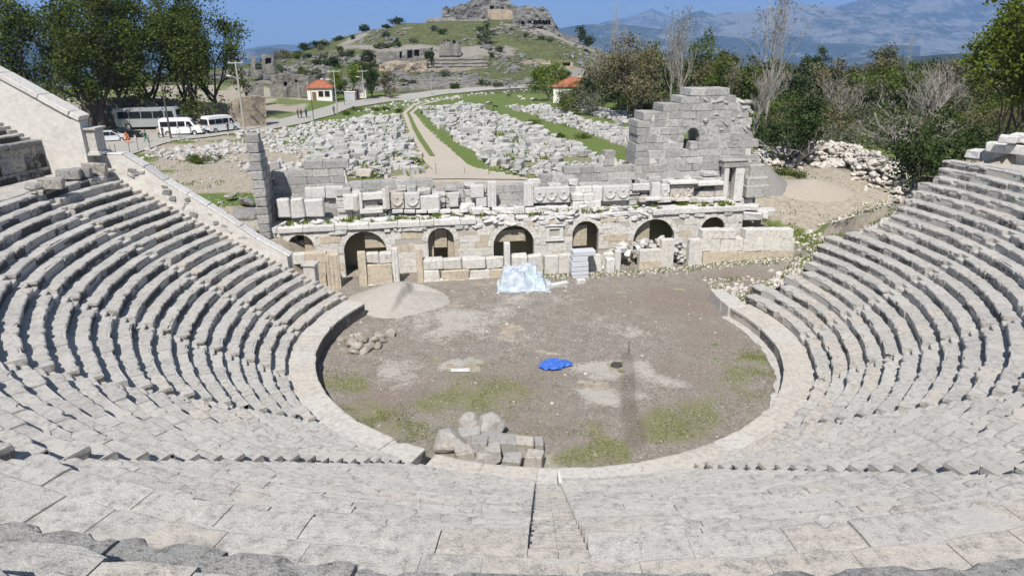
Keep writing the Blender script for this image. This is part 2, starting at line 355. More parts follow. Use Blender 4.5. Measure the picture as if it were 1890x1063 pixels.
def build_rows():
    for k in range(1, NROW+1):
        r = R1+TR*(k-1); z = Z1+RI*(k-1); aL, aR = row_ends(r, k); mb = MB()
        for a0, a1 in segs(r, aL, aR):
            ring(mb, r+.08, z-.034, r+TR+.25, z-.034, a0, a1, -1); ring(mb, r+.1, z-.035, r+.1, z-.5, a0, a1, -1)
            ca = seg_blocks(a0, a1, r, .75, 1.75)
            for i in range(len(ca)-1):
                am = (ca[i]+ca[i+1])/2; t = rng.uniform(0, 1)
                new = .06+.3*(k < 5)*(am > .4)+.1*(k > 17)*(abs(am) < .6)
                if rng.random() < new: t = rng.uniform(1.1, 1.5)
                if rng.random() < .012 and k > 2: continue                   # a seat block gone
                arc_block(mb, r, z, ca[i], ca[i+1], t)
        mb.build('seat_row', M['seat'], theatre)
        for j, a in enumerate(STAIRS+[None, None]):                        # two steps to each row
            sm = stairs_mb[j]
            if a is None:
                if j == 10: continue
                aa0, aa1 = -math.acos(-6.4/r), -math.acos(-5.66/r)
            else: aa0, aa1 = a-hw(j)/r, a+hw(j)/r
            fresh = 1.3 if j == 4 or j == 9 else .9
            for rr, dz, w in ((r+.03, -.215, TR*.5+.05), (r+TR*.5+.03, 0, TR*.5+.02)):
                pr = np.array([(w, 0), (w*.5, 0), (.04, 0), (.0, -.02), (.0, -.1), (.012, -.245)])
                n = 2 if j == 4 else 1; cc = np.linspace(aa0, aa1, n+1)+0
                for i in range(n): arc_block(sm, rr, z+dz-.01, cc[i], cc[i+1], fresh if rng.random() < .6 else rng.uniform(.3, 1), pr, .2, .012, .006, .6)
    for j, sm in enumerate(stairs_mb[:10]): sm.build('stairway', M['seat'], theatre)
build_rows()
def build_ledge():      # the broad ledge round the orchestra, in two runs with a gap at the left stairway
    gapa = STAIRS[3]
    for a0, a1, z, t0 in ((-math.acos(-5.65/12.9), gapa-.018, .98, 1.25), (gapa+.02, math.acos(-4.6/12.9), .86, .9)):
        mb = MB(); pr = np.array([(1.75, 0), (1.1, 0), (.5, 0), (.08, 0), (.0, -.015), (.0, -.16), (.05, -.2), (.07, -1.15)])
        ca = seg_blocks(a0, a1, 12.9, 1.2, 2.4)
        for i in range(len(ca)-1):
            a = (ca[i]+ca[i+1])/2; arc_block(mb, 12.9, z, ca[i], ca[i+1], 1.2 if rng.random() < .5 else rng.uniform(.7, 1), pr, .25, .012, .01, .66, .004)
        mb.build('orchestra_ledge', M['seat_new'], theatre)
    mb = MB()                                                            # straight run to the right end
    a = math.acos(-4.6/12.9); p0 = np.array([12.9*math.sin(a), 4.6]); p1 = np.array([11.75, 7.95]); d = (p1-p0)/np.linalg.norm(p1-p0); nn = np.array([d[1], -d[0]])
    L = np.linalg.norm(p1-p0); x = 0
    while x < L-.3:
        w = min(rng.uniform(.9, 1.3), L-x); c = p0+d*(x+w/2)+nn*(.55-(x > 2)*.1); ax = np.array([[*d, 0], [*nn, 0], [0, 0, 1]])
        mb.block((*c, .42), ax, (w/2-.006, .62-(x > 2)*.12, .46), .03, .012, rng.uniform(.6, 1)); x += w
    mb.build('orchestra_ledge', M['seat_new'], theatre)
    mb = MB(); pr = np.array([(1.0, 0), (.5, 0), (.1, 0), (.0, -.03), (.0, -.1), (.0, -.3)])          # low kerb at the foot, right side
    ca = seg_blocks(R(58), R(112), 12.45, 1., 2.)
    for i in range(len(ca)-1): arc_block(mb, 12.45, .16, ca[i], ca[i+1], rng.uniform(.4, 1), pr, .3, .03, .02)
    mb.build('foot_kerb', M['seat_new'], theatre)
build_ledge()
ZD = Z1+RI*NROW-.4; RD = R1+TR*NROW-.02      # walkway behind the top row
RP, ZP = 30.75, 11.76
def build_upper():
    mb = MB(); ring(mb, RD, ZD-.03, RP+.3, ZD-.03, R(-103), R(104), -1)
    for r, w in ((RD+.05, 1.1), (RD+1.16, 1.05), (RD+2.22, RP-RD-2.1)):
        pr = np.array([(w, 0), (w*.5, 0), (.03, 0), (0, -.015), (0, -.12)]); ca = seg_blocks(R(-102), R(102), r, .9, 1.9)
        for i in range(len(ca)-1):
            c = rng.random(); arc_block(mb, r, ZD+.02, ca[i], ca[i+1], 1.3 if c < .35 else rng.uniform(.3, 1), pr, .3, .0, .012, .7)
    mb.build('walkway_paving', M['seat'], theatre)
    mb = MB()                                                          # podium wall: three courses and a projecting top course
    ring(mb, RP+.12, ZD-.2, RP+.12, ZP-.1, R(-103.4), R(62), -1)
    z = ZD-.02
    for h, o in ((.55, -.06), (.95, .05), (ZP-.3-z-1.5, .07)):
        ca = seg_blocks(R(-103.3), R(62), RP, .7, 1.5)
        for i in range(len(ca)-1):
            pr = np.array([(.4, 0), (.05, 0), (.01, -.02), (0, -.06), (0, -h*.5), (0, -h+.05), (.012, -h+.012), (.4, -h+.01)])
            arc_block(mb, RP+o, z+h, ca[i], ca[i+1], rng.uniform(0, 1) if rng.random() < .6 else 1.2, pr, .3, .012, .004, .62)
        z += h
    ca = seg_blocks(R(-103.3), R(62), RP, .9, 2.)
    for i in range(len(ca)-1):
        pr = np.array([(.75, -.03), (.4, 0), (.12, 0), (.03, -.01), (.0, -.05), (-.0, -.15), (.02, -.24), (.1, -.31)])
        arc_block(mb, RP-.03, ZP+(.0 if abs(ca[i]) < 1.4 else .02), ca[i], ca[i+1], rng.uniform(0, .8), pr, .1, .03, .025, .58)
    mb.build('podium_wall', M['lichen'], theatre)
    for j in range(0, 12):
        r = RP+.62+TR*j; z = ZP+RI*(j+1)-.05; mb = MB(); aL = -math.acos(-4.9/r); ring(mb, r+.1, z-.035, r+TR+.25, z-.035, aL, R(60), -1)
        ring(mb, r+.1, z-.035, r+.1, z-.5, aL, R(60), -1)
        ca = seg_blocks(aL, R(60), r, .8, 1.8)
        for i in range(len(ca)-1): arc_block(mb, r, z, ca[i], ca[i+1], rng.uniform(0, 1) if rng.random() < .9 else 1.2, step=.3)
        mb.build('seat_row', M['seat'], theatre)
    sm = MB()
    for j in range(0, 12):
        r = RP+.62+TR*j; z = ZP+RI*(j+1)-.05; a0, a1 = -math.acos(-5.6/r), -math.acos(-4.92/r)
        for rr, dz, w in ((r+.03, -.215, TR*.5+.05), (r+TR*.5+.03, 0, TR*.5+.02)):
            arc_block(sm, rr, z+dz, a0, a1, rng.uniform(.4, 1), np.array([(w, 0), (w*.5, 0), (.04, 0), (.0, -.02), (.0, -.1), (.012, -.24)]), .2, .012, .006, .6)
    sm.build('stairway', M['seat'], theatre)
build_upper()

# ------------------------------------------------------------------ retaining walls at the left end of the seating
def profile_wall(mb, top, y0, y1, zb, tint=.5, rough=.05, nx=.3, nz=.3):
    xs = np.arange(top[0][0], top[-1][0]+.01, nx); zt = np.interp(xs, [p[0] for p in top], [p[1] for p in top]); m = max(3, int((zt.max()-zb)/nz))
    t = np.linspace(0, 1, m); Z = zb+(zt[:, None]-zb)*t[None]; X = np.repeat(xs[:, None], m, 1); n = len(xs)
    P = np.stack([X, np.full_like(X, y0), Z], -1); P[..., 1] -= (noise(P, 1.3, 4, 4)-.5)*2*rough
    q = [(i*m+j, (i+1)*m+j, (i+1)*m+j+1, i*m+j+1) for i in range(n-1) for j in range(m-1)]
    mb.add(P.reshape(-1, 3), q, None, tint)
    B = np.stack([X, np.full_like(X, y1), Z], -1); mb.add(B.reshape(-1, 3), q, None, tint)
    mb.strip(P[:, -1], B[:, -1], tint); mb.strip(P[0], B[0], tint); mb.strip(P[-1], B[-1], tint)
def coping(mb, top, y0, y1, th, lo, hi, tints, lift=.02):
    for (xa, za), (xb, zb) in zip(top[:-1], top[1:]):
        d = np.array([xb-xa, 0, zb-za]); L = np.linalg.norm(d); d /= L; up = np.array([-d[2], 0, d[0]]); up = up if up[2] > 0 else -up; x = 0
        while x < L-.05:
            w = min(rng.uniform(lo, hi), L-x); w = L-x if L-x-w < .4 else w
            c = np.array([xa, (y0+y1)/2, za])+d*(x+w/2)+up*(th/2+lift)
            mb.block(c, np.array([d, [0, 1, 0], up]), (w/2-.008, (y1-y0)/2+rng.uniform(-.04, .04), th/2), .03, .012, tints()); x += w
LW_TOP = [(-29.2, 10.66), (-26.05, 10.62), (-24.9, 9.85), (-23.8, 8.95), (-21.35, 7.32), (-18.54, 5.18), (-16.5, 3.9)]
def build_walls():
    e = empty('retaining_wall', (-22, 6.8, 3), 'long whitewashed rubble wall sloping down beside the ends of the left lower seats', 'wall')
    mb = MB(); profile_wall(mb, LW_TOP, 6.42, 7.3, -.3, .6, .06, .2, .2)
    for _ in range(22):                                                  # field stones showing in the render
        x = rng.uniform(-28.5, -19); zt = np.interp(x, [p[0] for p in LW_TOP], [p[1] for p in LW_TOP]); z = zt-rng.uniform(.25, 1.1)
        mb.block((x, 6.44, z), yaw_ax(rng.normal(0, .05), 0, rng.normal(0, .3)), (rng.uniform(.12, .38), .06, rng.uniform(.08, .18)), .04, .02, rng.uniform(-0.0, .3), 0, rng.uniform(.4, .9))
    under(mb.build('wall_body', M['plaster']), e)
    mb = MB(); coping(mb, LW_TOP, 6.5, 7.25, .1, 1.2, 2.6, lambda: rng.choice([.05, .5, .8, .9, 1.0])); under(mb.build('coping', M['marble']), e)
    e = empty('retaining_wall', (-32, 6, 10), 'tall smooth white plastered wall sloping down at the end of the upper left seats', 'wall')
    top = [(-37.5, 18.6), (-31.9, 15.32), (-27.75, 12.78)]
    mb = MB(); profile_wall(mb, top, 5.62, 6.5, 8.5, .7, .025, .25, .25); under(mb.build('wall_body', M['plaster']), e)
    mb = MB(); coping(mb, top, 5.45, 6.6, .32, 1.6, 3.4, lambda: rng.uniform(.85, 1.0)); under(mb.build('coping', M['plaster']), e)
    # terminal pillar at the podium end and statue base at the foot of the lower wall
    def pedestal(x, y, zb, h, w, ang, lab):
        e = empty('pedestal', (x, y, zb), lab, 'pedestal'); ca = yaw_ax(ang)
        b = MB(); b.block((x, y, zb+.06), ca, (w*.66, w*.66, .07), .02, .004, .8); b.block((x, y, zb+.17), ca, (w*.57, w*.57, .05), .02, .004, .8); under(b.build('base', M['seat_new']), e)
        b = MB(); b.block((x, y, zb+.2+(h-.4)/2), ca, (w*.48, w*.48, (h-.4)/2), .015, .004, .85); under(b.build('shaft', M['seat_new']), e)
        b = MB(); b.block((x, y, zb+h-.17), ca, (w*.53, w*.53, .035), .01, .003, .8); b.block((x, y, zb+h-.08), ca, (w*.62, w*.62, .06), .02, .005, .7); under(b.build('cap', M['seat_new']), e)
    pedestal(-27.75, 6.45, 10.72, 1.66, 1.12, .05, 'square cream stone pedestal with moulded cap at the podium end beside the car park')
    pedestal(-15.25, 6.75, 1.1, 2.35, .78, -.05, 'white statue base with worn square cap at the low end of the sloping wall')
build_walls()
def ico(sub):
    bm = bmesh.new(); bmesh.ops.create_icosphere(bm, subdivisions=sub, radius=1); V = np.array([v.co[:] for v in bm.verts]); F = np.array([[v.index for v in f.verts] for f in bm.faces]); bm.free(); return V, F
def rock_shape(sub, seed, cuts=7, boxy=0.):
    g = np.random.default_rng(seed); V, F = ico(sub); V = V.copy()
    if boxy: V = np.sign(V)*np.abs(V)**(1-boxy); V /= np.abs(V).max()
    for _ in range(cuts):
        n = g.normal(size=3); n /= np.linalg.norm(n); d = g.uniform(.55, .85); s = V@n; V = V-np.maximum(0, s-d)[:, None]*n[None]
    V = V*(1+.22*(noise(V+seed*3.1, 1.7, seed, 3)-.5)[:, None]); V *= np.array([1, g.uniform(.65, .95), g.uniform(.5, .8)])
    return V, F
ROCK0 = [rock_shape(1, 100+i) for i in range(10)]; ROCK1 = [rock_shape(2, 200+i) for i in range(8)]; ROCK2 = [rock_shape(3, 300+i, 9) for i in range(6)]
CUT = [rock_shape(2, 400+i, 4, .62) for i in range(6)]

# ------------------------------------------------------------------ stage building
def P_(s, k, z): return tuple(st(s, k, z))
def rect(u0, v0, u1, v1, k):                       # a rectangle read off the survey photo, at depth k in the building
    s0, _ = sc(u0, (v0+v1)/2, k); s1, _ = sc(u1, (v0+v1)/2, k); _, z1 = sc((u0+u1)/2, v0, k); _, z0 = sc((u0+u1)/2, v1, k); return s0, s1, z0, z1
def sblock(mb, s0, s1, k0, k1, z0, z1, ch=.03, jit=.012, tint=None, rot=0, tip=0, mi=0):
    ax = AXS if not rot and not tip else np.array((Matrix.Rotation(TH+rot, 3, 'Z') @ Matrix.Rotation(tip, 3, 'Y')).transposed())
    mb.block(st((s0+s1)/2, (k0+k1)/2, (z0+z1)/2), ax, ((s1-s0)/2, (k1-k0)/2, (z1-z0)/2), ch, jit, rng.uniform(0, 1) if tint is None else tint, mi)
def backing(mb, S, zl, zt, k0, k1, tint=-1):
    S, zl, zt = map(np.asarray, (S, zl, zt)); f = lambda k, z: np.array([st(s, k, q) for s, q in zip(S, z)])
    mb.strip(f(k0, zl), f(k0, zt), tint); mb.strip(f(k1, zl), f(k1, zt), tint); mb.strip(f(k0, zt), f(k1, zt), tint); mb.strip(f(k0, zl), f(k1, zl), tint)
    for i in (0, -1): mb.add([st(S[i], k0, zl[i]), st(S[i], k1, zl[i]), st(S[i], k1, zt[i]), st(S[i], k0, zt[i])], [(0, 1, 2, 3)], None, tint)
ARCH = [(-4.72, -2.79, 3.5), (-.6, 2.62, 3.52), (5.84, 7.86, 3.5), (10.98, 14.26, 3.4), (17.41, 19.58, 3.47), (22.54, 26.04, 3.36), (28.34, 30.4, 3.28)]
def arch_z(s, grow=0.):
    z = -.4
    for a, b, c in ARCH:
        r = (b-a)/2; m = (a+b)/2; R_ = r+grow
        if abs(s-m) < R_: z = max(z, c-r+math.sqrt(R_*R_-(s-m)**2))
    return z
def arch_cut(s0, s1, zm, grow):
    """parts of [s0, s1] that stay solid at height zm"""
    out = [(s0, s1)]
    for a, b, c in ARCH:
        r = (b-a)/2; m = (a+b)/2; zs = c-r; R_ = r+grow
        w = (r if zm < zs else 0) if zm < zs else (math.sqrt(R_*R_-(zm-zs)**2) if zm < zs+R_ else 0)
        if w <= 0: continue
        o = []
        for p, q in out:
            if q <= m-w or p >= m+w: o.append((p, q)); continue
            if p < m-w: o.append((p, m-w))
            if q > m+w: o.append((m+w, q))
        out = o
    return [(p, q) for p, q in out if q-p > .12]
stage = empty('stage_building', tuple(st(12, 4, 0)), 'ruined two storey stage wall with seven arches and a broken tower at its right end', 'ruin')
def put(mb, name, mat, parent=None): return under(mb.build(name, mat), parent or stage)
KB = 2.6
def build_front():
    mb = MB(); S = sorted(set(list(np.arange(-6.3, 31.9, .25))+[x for a, b, c in ARCH for x in list((a+b)/2+(b-a)/2*np.cos(np.linspace(0, PI, 25)))+[a-.002, b+.002]]))
    wz = lambda s: arch_z(s)
    backing(mb, S, [wz(s) for s in S], [3.72]*len(S), KB+.03, KB+.5)
    z = -.1
    for h in (.62, .58, .6, .56, .5, .55, .5):
        z1 = min(z+h, 3.72); s = -6.3
        while s < 31.9:
            w = rng.uniform(.8, 2.); e = min(s+w, 31.9)
            for p, q in arch_cut(s, e, (z+z1)/2, .45):
                if 15.1 < (p+q)/2 < 16.7 and 2.0 < (z+z1)/2 < 3.35: continue
                if rng.random() < .05 and z > 1.5: continue
                o = rng.normal(0, .015); t = rng.uniform(.3, 1) if rng.random() < .75 else rng.uniform(1.1, 1.4)
                sblock(mb, p+.004, q-.004, KB+o, KB+.3, z+.004, z1-.004, .01, .006, t)
            s = e
        z = z1
        if z >= 3.7: break
    for a, b, c in ARCH:                                                  # voussoirs
        r = (b-a)/2; m = (a+b)/2; zs = c-r; n = max(7, int(PI*r/.45) | 1); da = PI/n
        for i in range(n):
            t = (i+.5)*da; ri, ro = r, r+.44; wi = (ri+.22)*da/2-.008
            if zs+(r+.2)*math.sin(t) > 3.75: continue
            ax = np.array([E1*-math.sin(t)+np.array([0, 0, math.cos(t)]), E2, E1*math.cos(t)+np.array([0, 0, math.sin(t)])])
            c_ = st(m+(r+.222)*math.cos(t), KB+.16+rng.normal(0, .012), zs+(r+.222)*math.sin(t)); mb.block(c_, ax, (wi, .17, .22), .02, .008, rng.uniform(.4, 1))
    put(mb, 'front_wall', M['ashlar'])
    # window with a moulded marble frame between the fourth and fifth arches
    mb = MB()
    for q in ((15.2, 15.5, 2.12, 3.22), (16.3, 16.62, 2.12, 3.22), (15.5, 16.3, 2.98, 3.22), (15.5, 16.3, 2.12, 2.36)): sblock(mb, q[0], q[1], KB-.1, KB+.3, q[2], q[3], .02, .004, .95)
    sblock(mb, 15.1, 16.72, KB-.2, KB+.1, 3.22, 3.36, .03, .01, .8); sblock(mb, 15.15, 16.67, KB-.16, KB+.1, 2.0, 2.11, .03, .01, .7)
    sblock(mb, 15.62, 16.18, KB+.18, KB+.3, 2.36, 2.98, .01, 0, .1)
    put(mb, 'window_frame', M['marble'])
    # inner walls glimpsed through the arches, and the dark rooms behind them
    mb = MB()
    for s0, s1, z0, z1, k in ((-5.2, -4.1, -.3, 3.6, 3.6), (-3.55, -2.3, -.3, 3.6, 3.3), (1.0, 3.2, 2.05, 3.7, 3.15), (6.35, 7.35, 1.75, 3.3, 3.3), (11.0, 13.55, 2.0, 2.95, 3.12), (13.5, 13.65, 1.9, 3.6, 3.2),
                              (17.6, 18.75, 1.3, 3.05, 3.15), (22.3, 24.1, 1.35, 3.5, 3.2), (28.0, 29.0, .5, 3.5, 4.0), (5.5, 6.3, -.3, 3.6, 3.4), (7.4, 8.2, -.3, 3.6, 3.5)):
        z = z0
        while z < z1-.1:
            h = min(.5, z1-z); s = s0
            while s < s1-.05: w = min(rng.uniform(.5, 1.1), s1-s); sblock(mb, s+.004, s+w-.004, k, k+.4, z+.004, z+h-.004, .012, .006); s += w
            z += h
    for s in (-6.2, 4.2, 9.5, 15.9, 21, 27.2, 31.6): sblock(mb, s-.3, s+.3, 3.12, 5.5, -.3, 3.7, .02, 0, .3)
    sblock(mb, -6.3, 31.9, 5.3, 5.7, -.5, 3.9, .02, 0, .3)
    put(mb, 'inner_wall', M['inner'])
    # ledge over the arches: slab floor and a broken cornice along its front edge
    mb = MB()
    sblock(mb, -6.35, 31.95, KB+.12, 5.6, 3.7, 3.98, .02, 0, .3)
    s = -6.4
    while s < 32:
        w = rng.uniform(.9, 2.4); e = min(s+w, 32.02); broken = 9.4 < s < 20.5 and rng.random() < .75
        if s < 9.2 or s > 23.6: sblock(mb, s+.006, e-.006, KB-.2+rng.normal(0, .02), KB+.9, 3.74, 4.2+rng.normal(0, .02), .04, .012, rng.uniform(.3, 1))
        elif not broken: sblock(mb, s+.02, e-.02, KB-.02+rng.normal(0, .05), KB+.9, 3.74, 4.1+rng.normal(0, .05), .07, .04, rng.uniform(0, .9))
        s = e
    for i in range(58):                                                       # consoles and rough stones under the cornice
        s = rng.uniform(-6, 31.6); w = rng.uniform(.25, .7)
        if 3.3 < arch_z(s, .3) : continue
        sblock(mb, s, s+w, KB-.12, KB+.2, 3.4, 3.72, .05, .03, rng.uniform(0, .8))
    for k, wd in ((KB+.9, .85), (KB+1.72, .8)):                               # ledge paving, uneven and open-jointed
        s = -6.3
        while s < 31.8:
            w = rng.uniform(.8, 2.2); e = min(s+w, 31.9); h = rng.uniform(.05, .3) if 9 < s < 24 else rng.uniform(.12, .22)
            if rng.random() < .9: sblock(mb, s+.01, e-.01, k, k+wd-.02, 3.95, 3.98+h, .04, .02, rng.uniform(.3, 1))
            s = e
    for i in range(120):                                                     # broken mouldings and rough stones jumbled along the cornice
        c_ = rng.random(); s = rng.uniform(8, 24.5) if c_ < .7 else rng.uniform(-5, 31); k = rng.uniform(KB-.1, KB+.25) if c_ < .45 else rng.uniform(KB+.3, KB+1.5); z = rng.uniform(3.55, 4.2) if c_ < .45 else rng.uniform(4.15, 4.4)
        V, F = CUT[i % 6] if i % 2 else ROCK1[i % 8]; w = rng.uniform(.14, .42); mb.add(np.array(st(s, k, z))+(V*np.array([1.2, .7, .6])*w)@yaw_ax(TH+rng.normal(0, .4), rng.normal(0, .25), rng.normal(0, .25)), None, F, rng.uniform(0, 1), 0, rng.uniform(0, .5))
    put(mb, 'ledge', M['marble'])
    # right end: return wall stepping down and the big ashlars outside it
    mb = MB(); mb2 = MB()
    for i, (k0, k1, z1) in enumerate(((2.7, 3.9, 3.7), (3.9, 5.2, 3.4), (5.2, 6.8, 3.0))):
        z = -.3
        while z < z1-.1: h = min(.6, z1-z); sblock(mb, 31.4, 32.0, k0, k1-.01, z, z+h-.01, .03, .01); z += h
    for s0, s1, k0, k1, z0, z1, r in ((31.5, 33.6, 3.4, 4.1, 3.55, 3.95, -.5), (32.4, 34., 2.9, 3.9, 2.75, 3.4, -.5), (33.6, 34.9, 3.6, 4.6, 2.7, 3.35, -.4), (32.6, 34.1, 5.2, 6.2, 3.6, 4.2, -.2), (31.6, 32.9, 5.8, 6.8, 4.0, 4.5, .2), (34.6, 36.0, 4.4, 5.6, 2.6, 3.2, -.3), (33.2, 34.5, 4.6, 5.4, 3.2, 3.7, -.5)):
        sblock(mb, s0, s1, k0, k1, z0, z1, .06, .04, rng.uniform(.2, .9), r)
    put(mb, 'return_wall', M['marble'])
build_front()
def topline(px, k): return [sc(u, v, k) for u, v in px]
def zt_of(tl, s): return float(np.interp(s, [p[0] for p in tl], [p[1] for p in tl], left=-9, right=-9))
def course_wall(mb, tl, zb, k0, k1, hs=(.5, .7), ws=(.8, 1.9), holes=(), mat_t=(0, 1), rag=.1, ch=.02, jit=.012):
    s0, s1 = tl[0][0], tl[-1][0]; S = np.arange(s0+.1, s1-.1, .2)
    def core(s): return max(zb, min(zt_of(tl, s-.25), zt_of(tl, s+.25))-.5)
    H = [h for h in holes]
    def zl(s):
        return zb
    # mortar core in vertical strips, split round the holes
    runs = []; cur = []
    for s in S:
        if any(h[0]-.05 < s < h[1]+.05 for h in H):
            if len(cur) > 1: runs.append(cur)
            cur = []
        else: cur.append(s)
    if len(cur) > 1: runs.append(cur)
    for r_ in runs: backing(mb, r_, [zb]*len(r_), [core(s) for s in r_], k0+.022, k1-.05, -1)
    z = zb; zmax = max(p[1] for p in tl)
    while z < zmax:
        h = rng.uniform(*hs); s = s0-rng.uniform(0, .5)
        while s < s1:
            w = rng.uniform(*ws); e = min(s+w, s1+rng.uniform(-.1, .15)); a = max(s, s0+rng.uniform(-.1, .1))
            if e-a > .25:
                mid = (a+e)/2; ok = z+h*.6 < min(zt_of(tl, max(a+.1, s0)), zt_of(tl, min(e-.1, s1)))+.05
                if not ok and z+h*.6 < zt_of(tl, mid): ok = rng.random() < .5
                parts = [(a, e)]
                for h0, h1, y0, y1 in H:
                    if z+h > y0+.1 and z < y1-.1:
                        o = []
                        for p, q in parts:
                            if q <= h0 or p >= h1: o.append((p, q)); continue
                            if p < h0: o.append((p, h0))
                            if q > h1: o.append((h1, q))
                        parts = o
                if ok:
                    for p, q in parts:
                        if q-p > .15: sblock(mb, p+.014, q-.014, k0+float(np.clip(rng.normal(-.012, .014), -.05, .01)), k1+rng.normal(0, .08), z+.014, z+h-.014, ch, jit, rng.uniform(*mat_t) if rng.random() < .93 else rng.uniform(.9, 1.))
            s += w
        z += h
KD = 5.5
def build_back():
    tl = topline([(497, 288), (513, 288), (514, 300), (535, 301), (536, 332), (569, 333), (570, 302), (645, 302), (646, 336), (700, 337), (780, 337), (850, 339), (880, 341), (881, 368), (906, 368), (907, 347), (969, 345), (971, 322), (1052, 320), (1053, 313), (1103, 313), (1104, 278), (1144, 277), (1146, 300), (1173, 300)], KD)
    mb = MB(); course_wall(mb, tl, 3.6, KD, KD+.95, (.55, .72), (.9, 2.1)); put(mb, 'back_wall', M['grey'])
    # the tower at the right, with an arched hole through it
    tl = topline([(1173, 300), (1174, 228), (1196, 226), (1198, 200), (1222, 199), (1223, 190), (1254, 188), (1256, 178), (1266, 177), (1267, 168), (1375, 170), (1376, 183), (1384, 184), (1385, 205), (1391, 206), (1393, 290), (1398, 330)], KD)
    h = rect(1266, 236, 1291, 254, KD); h2 = rect(1262, 253, 1273, 272, KD)
    mb = MB(); course_wall(mb, tl, 3.6, KD, KD+2.3, (.56, .68), (.7, 1.6), [(h[0], h[1], h[2], h[3]), (h2[0], h2[1], h2[2], h2[3])], rag=.2, jit=.014, ch=.022)
    m = (h[0]+h[1])/2; rr = (h[1]-h[0])/2; zc = h[2]+.25                       # little arch ring
    for i in range(5):
        t = (i+.5)*PI/5; ax = np.array([E1*-math.sin(t)+np.array([0, 0, math.cos(t)]), E2, E1*math.cos(t)+np.array([0, 0, math.sin(t)])])
        mb.block(st(m+(rr+.2)*math.cos(t), KD+.25, zc+(rr+.2)*math.sin(t)), ax, ((rr+.2)*PI/10-.01, .3, .27), .03, .015, rng.uniform(.2, .9))
    for i in range(26):                                                      # split and tumbled stones caught in the upper right of the tower
        s, z = sc(rng.uniform(1300, 1385), rng.uniform(180, 240), KD); V, F = CUT[i % 6]; w = rng.uniform(.3, .5)
        mb.add(np.array(st(s, KD+.12, z))+(V*np.array([1, .6, .6])*w)@yaw_ax(TH+rng.normal(0, .25), rng.normal(0, .3), rng.normal(0, .5)), None, F, rng.uniform(.3, 1))
    for u0, v0, u1, v1, k in ((1385, 305, 1412, 330, 5.2), (1380, 328, 1418, 345, 4.9), (1378, 343, 1420, 366, 4.7), (1392, 290, 1402, 312, 5.6)):
        q = rect(u0, v0, u1, v1, k); sblock(mb, q[0], q[1], k, k+1.2, q[2], q[3], .06, .03, rng.uniform(.4, 1))
    put(mb, 'tower', M['grey'])
    # stub wall running back at the far left, one block wide
    mb = MB(); z = 3.3; k1 = 6.6
    while z < 10.6:
        h = rng.uniform(.6, .75); kk = 2.1; end = k1-max(0, z-6)*.78
        while kk < end: w = rng.uniform(.8, 1.5); e = min(kk+w, end); sblock(mb, -6.55+rng.normal(0, .03), -5.72+rng.normal(0, .02), kk+.01, e-.01, z+.01, z+h-.01, .05, .02); kk = e
        z += h
    z = -.3
    while z < 3.3: sblock(mb, -7.3, -5.8, 2.2+rng.normal(0, .1), 5.5, z, z+.6, .09, .05); z += .62
    put(mb, 'side_wall', M['grey'])
    # doorway standing on the ledge in front of the tower
    d = empty('doorway', tuple(st(31.3, 4.6, 4.2)), None, None); d.parent = stage; d.matrix_parent_inverse = Matrix.Translation(-stage.location)
    def dput(mb, n, m): o = mb.build(n, m); o.parent = d; o.matrix_parent_inverse = Matrix.Translation(-Vector(tuple(st(31.3, 4.6, 4.2))))
    k = 4.5
    for u0, u1 in ((1337, 1345), (1357, 1373)):
        q = rect(u0, 309, u1, 366, k); b = MB(); sblock(b, q[0], q[1], k, k+.75, 4.1, q[3], .02, .008, .95); sblock(b, q[0]-.05, q[1]-.12, k-.03, k+.05, 4.1, q[3]-.05, .01, .0, .9); dput(b, 'jamb', M['marble'])
    q = rect(1336, 298, 1379, 309, k); b = MB(); sblock(b, q[0], q[1], k-.1, k+.85, q[2], q[3], .03, .01, .2); sblock(b, q[0]-.08, q[1]+.06, k-.2, k+.9, q[3], q[3]+.12, .04, .01, .5); dput(b, 'lintel', M['grey'])
build_back()
